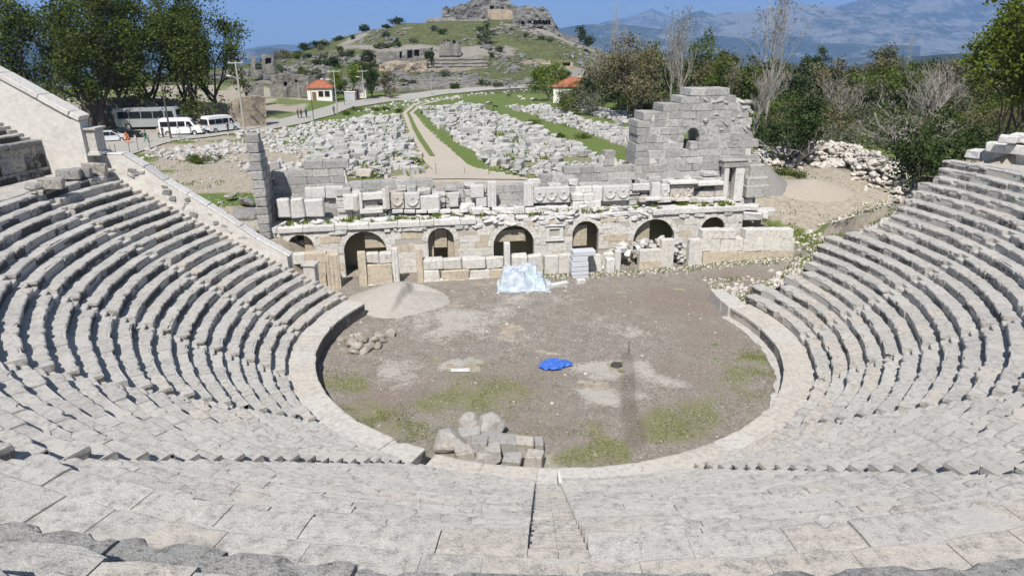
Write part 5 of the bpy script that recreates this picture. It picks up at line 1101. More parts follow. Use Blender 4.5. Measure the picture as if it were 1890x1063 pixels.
def build_ruins():
    ruin('tall jagged cliff and broken castle wall crowning the rocky hill', [(816,18,50,318),(824,10,50,318),(830,14,48,320),(845,10,46,322),(862,6,44,324),(875,0,44,326),(890,-6,44,328),(915,-7,42,328),(938,-2,40,328),(946,8,40,328),(955,13,40,326)], 1.1, 9, [(905,12,912,19),(925,14,930,20)], 'cliff', 'castle_ruin', 'castle', 3)
    ruin('pale castle wall below the summit, left part with level courses', [(786,36,50,312),(812,33,50,311),(826,28,48,311),(845,36,52,310),(846,38,54,309),(872,36,54,308),(899,36,54,308),(905,30,44,310)], .35, 4, (), 'ruin', 'castle_wall', 'wall', 5, .5)
    ruin('tan curtain wall across the castle summit', [(900,18,40,316),(935,16,40,316),(948,22,38,315)], .3, 4, (), 'ruin_tan', 'castle_wall', 'wall', 6)
    ruin('weathered cliff with two storeys of carved rock tombs under the castle', [(946,14,60,305),(955,12,60,303),(985,13,62,301),(1005,14,64,300),(1012,20,66,300),(1022,38,68,300),(1028,46,72,301),(1034,56,72,303)], 1.3, 12, [(963,40,967,46),(975,40,980,46)]+[(986+i*4.4, 38, 988.6+i*4.4, 46) for i in range(7)]+[(980+i*4.4, 51, 983+i*4.4, 58) for i in range(5)]+[(1003,54,1008,60),(1023,62,1027,70)], 'cliff', 'tomb_cliff', 'cliff', 8)
    ruin('low outcrop falling away right of the tomb cliff', [(1024,60,76,298),(1040,62,78,297),(1056,66,82,296),(1070,72,84,296)], .9, 5, [(1030,66,1034,70)], 'cliff', 'rock_outcrop', 'rock', 9)
    ruin('long grey seating wall of the stadium, stepped above its base', [(786,110,128,234),(800,107,128,235),(890,106,126,237),(900,112,127,238)], .2, 6, [], 'ruin', 'stadium_wall', 'wall', 11, .9)
    ruin('tan lower wall along the foot of the stadium seats', [(728,128,142,231),(785,127,142,232),(850,126,141,234),(902,125,140,236)], .15, 2, [(818,128,823,138)], 'ruin_tan', 'stadium_wall', 'wall', 12)
    ruin('ruined bath wall with two tall dark arches below the hill', [(694,96,138,236),(712,98,138,236),(735,98,132,237),(748,93,132,237),(780,90,130,238),(800,88,126,239)], .5, 4, [(753,94,761,108),(766,93,773,104),(786,98,798,110),(738,96,741,108)], 'ruin', 'bath_ruin', 'ruin', 13)
    ruin('small upper ruin with a pair of round openings', [(810,86,92,250),(814,79,92,250),(820,74,92,250),(829,77,92,250),(837,73,92,251),(844,79,92,251),(852,87,92,252)], .4, 3, [(815,75,820,82),(836,75,841,81)], 'ruin', 'vaulted_ruin', 'ruin', 14)
    ruin('broken tan earth bank between the arches and the stadium', [(700,120,142,230),(728,112,142,230),(760,116,140,231),(788,112,138,232)], .9, 3, [], 'ruin_tan', 'earth_bank', 'bank', 15)
    for i in range(6): ruin(('lowest', 'second', 'third', 'fourth', 'fifth', 'uppermost')[i]+' tumbled grey seat row of the stadium beyond the road', [(728+i*2,162-i*4.2,168-i*4.2,194+i*5.5),(800,160-i*4.0,167-i*4,196+i*5.5),(880,159-i*3.9,166-i*4,199+i*5.5),(985-i*2,158-i*3.8,165-i*4,203+i*5.5)], .5, 4.8, [], 'ruin', 'stadium_terrace', 'seat row', 20+i)
    ruin('long broken rubble wall left of the white house', [(498,142,168,172),(520,137,168,172),(535,140,168,173),(560,138,164,174),(568,146,164,174)], .6, 2, [(524,152,529,159),(545,148,548,152)], 'ruin', 'ruined_wall', 'wall', 30)
    ruin('pale rubble wall rising behind the white house', [(569,142,158,180),(590,138,156,182),(612,132,154,183),(630,130,150,184)], .6, 2, [], 'ruin', 'ruined_wall', 'wall', 31)
    ruin('big tan rubble wall behind the tall utility pole', [(424,188,226,118),(440,180,226,118),(470,178,224,119),(489,180,222,120),(492,190,222,120)], .3, 1.6, [], 'ruin_tan', 'ruined_wall', 'wall', 32)
    ruin('shadowed long rubble wall behind the parked bus', [(150,190,232,126),(200,182,232,126),(260,180,228,126),(330,186,228,126),(400,192,226,125),(430,196,226,124)], .5, 2, [], 'ruin', 'ruined_wall', 'wall', 33)
    ruin('lone thin ruined tower on the far left skyline', [(463,106,128,205),(467,104,128,205),(472,107,128,205)], .3, 2.5, [], 'ruin', 'ruined_tower', 'tower', 34)
    ruin('square ruined tower with a notch on the left skyline', [(483,103,122,210),(489,100,122,210),(498,105,122,210),(505,102,122,210),(511,104,122,211)], .3, 3, [(490,108,500,118)], 'ruin', 'ruined_tower', 'tower', 35)
    ruin('low ruin standing between the pole and the white house', [(452,150,178,150),(470,155,178,150),(473,152,178,150),(488,152,178,150)], .4, 2, [], 'ruin', 'ruined_wall', 'wall', 36)
    ruin('tan terrace wall at the right foot of the hill', [(944,118,132,246),(985,112,130,247),(1030,112,132,248),(1058,116,134,250)], .7, 3, [(950,116,956,126),(990,118,1000,124),(1040,116,1052,122)], 'ruin_tan', 'terrace_wall', 'wall', 37)
    mb = MB(); n = 0                                                              # outcrops and stones all over the hill
    while n < 3400:
        u, v = rng.uniform(470, 1150), rng.uniform(44, 168); p = gp(u, v) if n % 7 == 0 else None
        if p is None: x, y = rng.uniform(-90, 75), rng.uniform(160, 320)
        else: x, y = p[0], p[1]
        if noise2(x, y, .06, 91, 4) < .46+.1*rng.random(): n += .2; continue
        z = float(land(x, y)); s = rng.uniform(.3, 1.1)*(1+1.2*(rng.random() < .1)); rock_into(mb, (x, y, z+s*.2), s, rng.uniform(0, 1), 0, None, (1.3, 1, .8)); n += 1
    tag(mb.build('scattered_rocks', M['cliff']), kind='stuff')
build_ruins()

# ------------------------------------------------------------------ trees
def leaf_cloud(mb, C, n, sp, size, tone=.5, up=.3, var=.22):
    C = np.asarray(C); i = rng.integers(0, len(C), n); P = C[i]+rng.normal(0, 1, (n, 3))*np.array([sp, sp, sp*.75]); ct = np.clip(tone+rng.normal(0, var, len(C)), 0, 1)[i]
    N = rng.normal(0, 1, (n, 3)); N[:, 2] += up; N /= np.linalg.norm(N, axis=1)[:, None]; a = np.cross(N, rng.normal(0, 1, (n, 3))); a /= np.linalg.norm(a, axis=1)[:, None]; b = np.cross(N, a); s = (size*rng.uniform(.6, 1.4, n))[:, None]
    V = np.stack([P-a*s, P+b*s*.6, P+a*s, P-b*s*.6], 1).reshape(-1, 3); mb.add(V, np.arange(n*4).reshape(-1, 4), None, np.repeat(np.clip(ct+rng.normal(0, .1, n), 0, 1), 4))
def limb(mb, p, d, L, r, lvl, tips, nb=(2, 4), spread=.6, upw=.15, seg=4, sides=5, minr=.012, shrink=.68, mid=None):
    pts = [np.array(p, float)]; dd = np.array(d, float)
    for i in range(seg): dd = dd+rng.normal(0, .12, 3)+np.array([0, 0, upw*.25]); dd /= np.linalg.norm(dd); pts.append(pts[-1]+dd*L/seg)
    mb.tube(pts, np.linspace(r, max(minr, r*.62), len(pts)), sides if lvl > 1 else 3, .5, 0, False)
    if mid is not None and lvl <= 2: mid += pts[2:]
    if lvl <= 0: tips.append(pts[-1]); return
    for k in range(rng.integers(nb[0], nb[1]+1)):
        j = rng.integers(max(1, seg-2), seg+1) if k else seg
        o = rng.normal(0, 1, 3); o -= dd*(o@dd); o /= np.linalg.norm(o)+1e-9; nd = dd+o*spread*rng.uniform(.7, 1.2)+np.array([0, 0, upw]); nd /= np.linalg.norm(nd)
        limb(mb, pts[j], nd, L*shrink*rng.uniform(.8, 1.15), r*.6, lvl-1, tips, nb, spread, upw, max(2, seg-1), sides, minr, shrink, mid)
M['bark'] = plain('grey_bark', (.1, .085, .07), .95, .3, 4, bump=.6); M['bark_pale'] = plain('pale_bark', (.3, .28, .25), .95, .25, 4, bump=.4); M['twig'] = plain('grey_twigs', (.26, .24, .215), .95, .2, 2)
M['leaf'] = leaf_mat('spring_leaves', (.042, .062, .014), (.165, .21, .05), .35); M['leaf_dark'] = leaf_mat('evergreen_leaves', (.02, .034, .013), (.075, .105, .036), .15); M['leaf_lime'] = leaf_mat('lime_leaves', (.07, .11, .015), (.22, .29, .05), .35)
M['leaf_bright'] = leaf_mat('bright_leaves', (.05, .075, .015), (.18, .22, .045), .35); M['leaf_brown'] = leaf_mat('budding_brown_leaves', (.105, .095, .052), (.24, .215, .12), .25); M['leaf_grey'] = leaf_mat('grey_green_leaves', (.08, .09, .055), (.2, .21, .135), .25)
def tree(base, H, crown_r, label, name='tree', leafm='leaf', barkm='bark', n=7000, size=.22, trunk_r=None, lvl=4, trunk=.3, spread=.6, group=None, cat='tree', tone=.5, sp=None, nb=(2, 4), upw=.12, lean=0, fork=1, shape=None):
    base = np.array(base, float); e = empty(name, tuple(base), label, cat, group); tb = MB(); tips = []; mid = []; trunk_r = trunk_r or H*.022
    for f in range(fork):
        d = np.array([lean+rng.normal(0, .06)+(f-.5*(fork-1))*.22, rng.normal(0, .06), 1]); d /= np.linalg.norm(d); p = base+np.array([(f-.5*(fork-1))*trunk_r*2, 0, -.3])
        pts = [p+d*H*trunk*t+np.array([math.sin(3*t)*.15, 0, 0])*H*.03 for t in np.linspace(0, 1, 5)]; tb.tube(pts, np.linspace(trunk_r*1.25, trunk_r*.8, 5), 8, .5, 0, False)
        L = H*(1-trunk)*.36
        for k in range(rng.integers(4, 6)):
            a = rng.uniform(0, 2*PI); q = pts[4] if k else pts[4]; nd = np.array([math.cos(a)*spread, math.sin(a)*spread, rng.uniform(.5, 1.1)]); nd /= np.linalg.norm(nd); limb(tb, pts[-1 if k < 3 else 3], nd, L, trunk_r*.55, lvl-1, tips, nb, spread, upw, 4, 5, .02, .7, mid)
    T = np.array(tips+mid[::3]); c = T.mean(0)                                              # fit the branch ends to the crown the photo shows
    k = np.array([crown_r/np.percentile(np.hypot(T[:, 0]-base[0], T[:, 1]-base[1]), 93)]*2+[0]); zt = np.percentile(T[:, 2], 98); z0 = base[2]+H*trunk
    def fit(V): V = V.copy(); w = np.clip((V[:, 2]-(base[2]+H*trunk*.55))/(H*.3), 0, 1)[:, None]; V[:, :2] = base[:2]+(V[:, :2]-base[:2])*(1+(k[:2]-1)*w); hi = V[:, 2] > z0; V[hi, 2] = z0+(V[hi, 2]-z0)*(base[2]+H-z0)/max(.1, zt-z0); return V
    tb.v = [fit(v) for v in tb.v]; T = fit(T); under(tb.build('trunk', M[barkm]), e)
    if n: lb = MB(); leaf_cloud(lb, T, n, sp or crown_r*.1, size, tone); under(lb.build('crown', M[leafm]), e)
    return e
def bush(base, rx, h, label, leafm='leaf_dark', n=1800, size=.14, name='shrub', group=None, cat='shrub', twigs=True, tone=.5):
    base = np.array(base, float); e = empty(name, tuple(base), label, cat, group); tb = MB(); tips = []
    for k in range(7): a = rng.uniform(0, 2*PI); d = np.array([math.cos(a)*.7, math.sin(a)*.7, rng.uniform(.6, 1.3)]); d /= np.linalg.norm(d); limb(tb, base+np.array([0, 0, -.1]), d, h*.42, h*.018+.012, 2, tips, (2, 4), .7, .1, 3, 4, .01)
    T = np.array(tips); T[:, :2] = base[:2]+(T[:, :2]-base[:2])*rx/max(.1, np.percentile(np.hypot(*(T[:, :2]-base[:2]).T), 90)); T[:, 2] = base[2]+(T[:, 2]-base[2])*h/max(.1, np.percentile(T[:, 2]-base[2], 95)); f = rng.uniform(.2, 1, (len(T), 1)); T2 = np.concatenate([T, base+(T-base)*np.sqrt(f)]); T2[:, 2] = np.maximum(T2[:, 2], base[2]+.15*h)
    under(tb.build('stems', M['twig']), e); lb = MB(); leaf_cloud(lb, T2, n, rx*.13+.05, size, tone); under(lb.build('foliage', M[leafm]), e); return e
def bare(base, H, cr, label, name='bare_tree', barkm='twig', lvl=6, upw=.3, spread=.5, nb=(2, 3), trunk=.25, tr=None, leaves=0, leafm='leaf_grey', size=.12, fork=1, group=None, minr=.014):
    base = np.array(base, float); e = empty(name, tuple(base), label, 'tree', group); tb = MB(); tips = []; mid = []; tr = tr or H*.014
    for f in range(fork):
        d = np.array([rng.normal(0, .05)+(f-.5*(fork-1))*.16, rng.normal(0, .05), 1]); limb(tb, base-np.array([0, 0, .3]), d/np.linalg.norm(d), H*trunk, tr, lvl, tips, nb, spread, upw, 4, 5, minr, .78, mid)
    V = np.concatenate(tb.v); kz = H/(np.percentile(V[:, 2], 99.5)-base[2]); kx = cr/np.percentile(np.hypot(V[:, 0]-base[0], V[:, 1]-base[1]), 95)
    def fit(V): V = V.copy(); V[:, :2] = base[:2]+(V[:, :2]-base[:2])*kx; V[:, 2] = base[2]+(V[:, 2]-base[2])*kz; return V
    tb.v = [fit(v) for v in tb.v]; under(tb.build('branches', M[barkm]), e)
    if leaves: lb = MB(); leaf_cloud(lb, fit(np.array(tips+mid[::4])), leaves, cr*.09+.1, size); under(lb.build('foliage', M[leafm]), e)
    return e
def poplar(base, H, cr, label, leaves=0, barkm='bark_pale', name='poplar_tree', tr=None):
    base = np.array(base, float); e = empty(name, tuple(base), label, 'tree'); tb = MB(); tips = []; tr = tr or H*.012; z = np.linspace(-.3, H, 9); pts = base+np.stack([np.cumsum(rng.normal(0, .05, 9)), np.cumsum(rng.normal(0, .05, 9)), z], 1); tb.tube(pts, np.linspace(tr, .025, 9), 7, .5, 0, False)
    for i in range(46):
        t = rng.uniform(.22, .97); p = np.array([np.interp(t*H, z, pts[:, k]) for k in range(3)]); a = rng.uniform(0, 2*PI); L = cr*(1.15-t*.75)*rng.uniform(.8, 1.3)*1.2; d = np.array([math.cos(a)*.42, math.sin(a)*.42, 1.]); limb(tb, p, d/np.linalg.norm(d), L, tr*.3*(1.1-t), 2, tips, (2, 3), .35, .35, 3, 4, .012)
    under(tb.build('branches', M[barkm]), e)
    if leaves: lb = MB(); leaf_cloud(lb, tips, leaves, .3, .13, .6); under(lb.build('foliage', M['leaf_grey']), e)
    return e
def gd(u, dist, v=150): d = ray(u, v); h = math.hypot(d[0], d[1]); p = CAMP+d*(dist/h); p[2] = float(land(p[0], p[1])); return p
def hgt(u, vtop, base):     # height of a thing at base whose tip is seen at (u, vtop)
    dist = math.hypot(base[0]-CAMP[0], base[1]-CAMP[1]); return at_d(u, vtop, dist)[2]-base[2]
def build_trees():
    PL = 'plane trees shading the car park'
    for u, d, vt, cr, fk, lab in ((178, 121, -22, 8.2, 2, 'huge twin trunked plane tree behind the white hatchback'), (285, 128, -18, 7.6, 1, 'tall plane tree rising behind the parked bus'), (352, 126, -8, 6.6, 2, 'forked plane tree behind the first white minibus'), (400, 130, 16, 5.6, 1, 'rightmost plane tree beside the tall utility pole'), (85, 118, 10, 6.6, 1, 'plane tree half hidden behind the upper sloping wall'), (232, 138, -6, 7, 1, 'plane tree standing farther back between the twin trunk and the bus')):
        b = gd(u, d, 230); tree(b, hgt(u, vt, b), cr, lab, 'plane_tree', n=14500, size=.19, trunk=.2, trunk_r=.42, group=PL, fork=fk, tone=.38, spread=.75, lvl=4, sp=.75, upw=.05)
    for u, d, vt, cr, lm, n, lab in ((648, 172, 122, 3.6, 'leaf_lime', 3200, 'bright green round tree behind the white house'), (688, 176, 118, 3.0, 'leaf_dark', 2600, 'dark cypress-like tree right of the bright green tree'), (712, 178, 128, 2.6, 'leaf_brown', 1200, 'sparse straw coloured tree at the roadside past the notice boards'),
        (1012, 164, 118, 4.4, 'leaf_lime', 3600, 'yellow green tree at the left of the red roofed cottage'), (1108, 138, 132, 3.6, 'leaf_dark', 3800, 'dark evergreen tree hugging the right of the cottage'), (1078, 150, 152, 2.6, 'leaf_grey', 2200, 'grey green small tree covering the front of the cottage'), (1182, 122, 78, 6.0, 'leaf_brown', 6500, 'large brown budding tree at the edge of the stone field'), (1206, 140, 86, 3.2, 'leaf_lime', 2400, 'fresh green tree peeping behind the brown budding tree'),
        (1290, 150, 66, 4.4, 'leaf', 3800, 'grey green tree right of the twin poplars'), (1500, 170, 96, 3.2, 'leaf_dark', 3200, 'dark pine beside the far red roof'), (1610, 150, 92, 4.6, 'leaf_grey', 3400, 'grey green budding tree right of the far red roof'), (1640, 120, 132, 4.0, 'leaf', 3400, 'green tree in front of the grey bare thicket'), (1345, 128, 108, 4.2, 'leaf', 3200, 'green tree behind the broken tower, left of the tall pale poplar'), (1700, 130, 160, 3.2, 'leaf', 2400, 'mid green tree below the grey bare thicket')):
        b = gd(u, d, 200); tree(b, hgt(u, vt, b), cr, lab, 'tree', lm, n=n, size=.2, trunk=.16, lvl=3, tone=.5, sp=cr*.15, spread=.7)
    b = gd(1846, 66, 260); tree(b, hgt(1846, 8, b), 4.6, 'tall bright leafy tree above the top of the right seats', 'tree', 'leaf_bright', n=13000, size=.15, trunk=.14, trunk_r=.2, tone=.6, sp=.42, lvl=4, spread=.65)
    b = gd(1905, 72, 260); tree(b, hgt(1905, 40, b), 4.2, 'leafy tree at the right edge behind the bright leafy tree', 'tree', 'leaf_bright', n=8000, size=.16, trunk=.18, trunk_r=.2, tone=.5, sp=.42, lvl=4)
    for u, d, vt, cr, lv, lab in ((1128, 168, 18, 2.6, 0, 'slender bare poplar left of the brown budding tree'), (1150, 176, 48, 1.8, 0, 'shorter bare poplar beside the slender bare poplar'), (1236, 134, 32, 2.8, 500, 'left one of the twin pale poplars behind the stone field'), (1254, 132, 40, 2.8, 500, 'right one of the twin pale poplars, leaning'), (1416, 104, -34, 3.8, 1100, 'tallest pale poplar, thin leaved, right of the broken tower'), (1662, 210, 64, 1.4, 0, 'distant bare poplar against the valley, left of two'), (1782, 200, 62, 1.4, 0, 'distant bare poplar against the valley, right of two')):
        b = gd(u, d, 200); poplar(b, hgt(u, vt, b), cr, lab, lv)
    for u, d, vt, cr, fk, lv, lab in ((1098, 156, 84, 5.0, 3, 0, 'wide grey bare tree between cottage and slender poplar'), (1170, 158, 66, 4.2, 2, 0, 'grey bare tree behind the brown budding tree'), (1395, 96, 96, 4.6, 2, 0, 'grey bare tree with sprawling pale limbs behind the broken tower'), (1340, 150, 100, 3.5, 2, 0, 'thin bare tree far behind the broken tower'), (1545, 118, 140, 5.0, 4, 900, 'low grey bare tree left of the evergreen mass'), (1590, 110, 176, 4.6, 4, 700, 'spreading bare shrub tree behind the boulder bank'), (1690, 118, 118, 6.2, 4, 500, 'big grey leafless thicket right of centre of the wood'), (1742, 112, 120, 5.4, 4, 500, 'second grey leafless thicket beside the bright leafy tree'), (1600, 142, 128, 4.4, 3, 300, 'greyish bare tree below the far red roof'), (1460, 140, 130, 4, 3, 400, 'bare tree between the tallest poplar and the far roof'), (1680, 84, 212, 4.2, 4, 300, 'tangled bare shrub tree above the boulder bank')):
        b = gd(u, d, 200); bare(b, hgt(u, vt, b), cr, lab, fork=fk, leaves=lv, lvl=6 if fk < 3 else 5, nb=(2, 3), spread=.55)
    kinds = (('leaf_brown', 'brown budding'), ('leaf_grey', 'grey green'), ('leaf', 'olive green'), ('leaf_brown', 'brown budding'), ('leaf_dark', 'dark green'))
    for i in range(34):                                                      # the mixed wood that closes the view behind the ruins
        u = 1135+(i % 17)*45+rng.uniform(-16, 16); d = (rng.uniform(135, 165) if i < 17 else rng.uniform(165, 205)); b = gd(u, d, 200); lm, word = kinds[i*7 % 5]
        tree(b, hgt(u, rng.uniform(114, 148) if u > 1420 else rng.uniform(92, 128), b), rng.uniform(3.6, 5.6), word+' tree in the thick of the wood behind the ruins', 'tree', lm, n=3000, size=.24, trunk=.1, lvl=3, tone=.42, sp=.8, spread=.75, group=word+' trees of the wood')
    b = gd(1475, 84, 250); bush(b, 2.6, hgt(1475, 190, b), 'dark round evergreen bush beside the boulder bank', 'leaf_dark', 4200, .17)
    b = gd(1706, 62, 300); bush(b, 3.4, hgt(1706, 238, b), 'broad dark olive bush between boulder bank and right seats', 'leaf_dark', 5200, .14, tone=.6)
    UG = 'undergrowth shrubs of the right wood'
    for i in range(64):
        u = rng.uniform(1410, 1900) if i < 48 else rng.uniform(1050, 1400); d = rng.uniform(96, 140) if i < 48 else rng.uniform(122, 168); b = gd(u, d, 220)
        bush(b, rng.uniform(2.2, 3.8), rng.uniform(2.4, 5.), 'low tangled shrub in the undergrowth of the wood behind the ruins', ('leaf', 'leaf_grey', 'leaf_dark', 'leaf_brown', 'leaf')[i % 5], 1300, .16, group=UG, tone=.45)
    for u, d, vt, r, lab in ((736, 306, 36, 3.6, 'dark double bush on the hill crest left of the castle'), (676, 298, 48, 2.6, 'round dark bush on the hill skyline'), (716, 300, 48, 1.6, 'small bush just left of the double crest bush'), (895, 268, 46, 2.8, 'dark oval tree on the slope below the castle'), (1068, 300, 50, 2.6, 'lone round tree right of the tomb cliff'), (1085, 296, 68, 2.8, 'low shrub right of the lone round tree'), (563, 288, 82, 3., 'leftmost dark shrub mass on the ridge'), (590, 290, 78, 2.6, 'dark shrub on the ridge above the bath ruin'), (630, 292, 72, 2.4, 'ridge shrub left of the round skyline bush'), (528, 276, 96, 4, 'brown shrub thicket at the left end of the ridge'), (794, 236, 96, 1.7, 'dark bush growing in the ruined arches'), (684, 240, 96, 2.0, 'dark bush above the left arches'), (610, 230, 108, 2.6, 'dark shrub clump on the mid slope'), (600, 168, 160, 1.7, 'bush against the front of the white house')):
        b = gd(u, d, 120); bush(b, r, max(1.2, hgt(u, vt, b)), lab, 'leaf_dark' if 'brown' not in lab else 'leaf_brown', 1000, .26, tone=.35)
    for i in range(70):
        u, d = rng.uniform(475, 760) if i < 44 else rng.uniform(740, 1060), rng.uniform(195, 285); b = gd(u, d, 120); bush(b, rng.uniform(1., 2.2), rng.uniform(.9, 1.8), 'small scrubby bush dotted over the slopes of the hill', ('leaf_dark', 'leaf', 'leaf_grey')[i % 3], 420, .22, group='scrub on the slopes of the hill', tone=.4)
    for i in range(16):
        u, v = ((640,212),(660,206),(690,205),(715,204),(735,208),(785,212),(800,214),(820,212),(350,300),(370,302),(392,296),(985,230),(1040,258),(1075,256),(1440,322),(1470,328))[i]; b = gp(u, v); bush(b, rng.uniform(.8, 1.5), rng.uniform(.5, .9), 'low green cushion shrub among the laid out stones' if i < 14 else 'low green weed bush on the earth heap', 'leaf', 500, .1, group='cushion shrubs among the stones' if i < 14 else 'weeds on the earth heap', tone=.4)
build_trees()

# ------------------------------------------------------------------ houses, poles, small built things
M['white'] = plain('whitewash', (.72, .7, .66), .85, .06, 2); M['glass'] = plain('dark_glass', (.015, .018, .022), .12, .1); M['wood'] = plain('weathered_wood', (.2, .12, .07), .8, .2, 5)
def tile_mat():
    n = NT('red_roof_tiles'); w = n.N.new('ShaderNodeTexWave'); w.inputs['Scale'].default_value = 2.2; n.L.new(n.tc.outputs['Object'], w.inputs['Vector']); B = n.noise(1.6, 5, .7); n.bump(w.outputs['Fac'], .5, .05); return n.done(n.mix(n.ramp(B, .35, .7), (.26, .085, .045), (.42, .17, .1)), .85)
M['tile'] = tile_mat(); M['concrete'] = plain('concrete_pole', (.36, .34, .3), .9, .15, 3); M['steel'] = plain('galvanised_steel', (.45, .46, .47), .5, .1)
def house(u, d, wx, wy, wall_h, roof_h, rz, label, v=180, door=True, name='house'):
    b = gd(u, d, v); e = empty(name, tuple(b), label, 'house', rz=rz)
    def lp(m, n, mat, par=e): o = m.build(n, mat); o.parent = par; return o
    m = MB(); m.box((0, 0, wall_h/2-.3), (wx, wy, wall_h/2+.3)); lp(m, 'wall', M['white'])
    m = MB(); o = .35; A = [(-wx-o, -wy-o, wall_h), (wx+o, -wy-o, wall_h), (wx+o, wy+o, wall_h), (-wx-o, wy+o, wall_h)]; rg = max(.3, wx-wy*.85); T = [(-rg, 0, wall_h+roof_h), (rg, 0, wall_h+roof_h)]
    m.add(A+T+[(x, y, z-.14) for x, y, z in A], [(0, 1, 5, 4), (2, 3, 4, 5), (6, 7, 1, 0), (7, 8, 2, 1), (8, 9, 3, 2), (9, 6, 0, 3), (6, 9, 8, 7)], [(1, 2, 5), (3, 0, 4)]); rf = lp(m, 'roof', M['tile'])
    m = MB(); m.tube([(-rg, 0, wall_h+roof_h), (rg, 0, wall_h+roof_h)], [.14, .14]); [m.tube([T[j], A[i]], [.12, .12]) for i, j in ((0, 0), (3, 0), (1, 1), (2, 1))]; lp(m, 'ridge_tiles', M['tile'], rf)
    m = MB(); m.box((rg*.5, wy*.3, wall_h+roof_h*.9), (.25, .25, .5)); lp(m, 'chimney', M['white'], rf)
    if door: m = MB(); m.box((-wx*.45, -wy-.015, 1.0), (.45, .04, 1.0)); lp(m, 'door', M['wood'])
    for x in (wx*.1, wx*.62):
        m = MB(); [m.box((x+a, -wy-.03, 1.55+c), (p, .05, q)) for a, c, p, q in ((-.5, 0, .05, .6), (.5, 0, .05, .6), (0, .58, .45, .05), (0, -.58, .45, .05))]; w = lp(m, 'window', M['wood']); m = MB(); m.box((x, -wy-.006, 1.55), (.45, .02, .53)); lp(m, 'pane', M['glass'], w)
    return e
def pole(u, vb, vt, label, arm=True, lamp=False, r=.14, mat='concrete', name='utility_pole', cat='pole', d=None):
    b = gp(u, vb) if d is None else gd(u, d, vb); H = hgt(u, vt, b); e = empty(name, tuple(b), label, cat); m = MB(); m.tube([b-[0, 0, .3], b+[0, 0, H]], [r, r*.65], 8); under(m.build('shaft', M[mat]), e)
    if arm:
        m = MB(); m.box(b+[0, 0, H-.1], (1.1, .06, .06), .1); under(m.build('crossarm', M['steel']), e); m = MB(); [m.tube([b+[x, 0, H-.05], b+[x, 0, H+.2]], [.05, .03], 6) for x in (-.95, 0, .95)]; under(m.build('insulators', M['white']), e)
    if lamp: m = MB(); m.tube([b+[0, 0, H*.74], b+[-.5, -.1, H*.8], b+[-1., -.15, H*.81]], [.035]*3, 5); a = under(m.build('lamp_arm', M['steel']), e); m = MB(); m.block(b+[-1.2, -.15, H*.81], AXW, (.32, .12, .08), .03, 0, .9); o = m.build('lamp_head', M['white']); o.parent = a
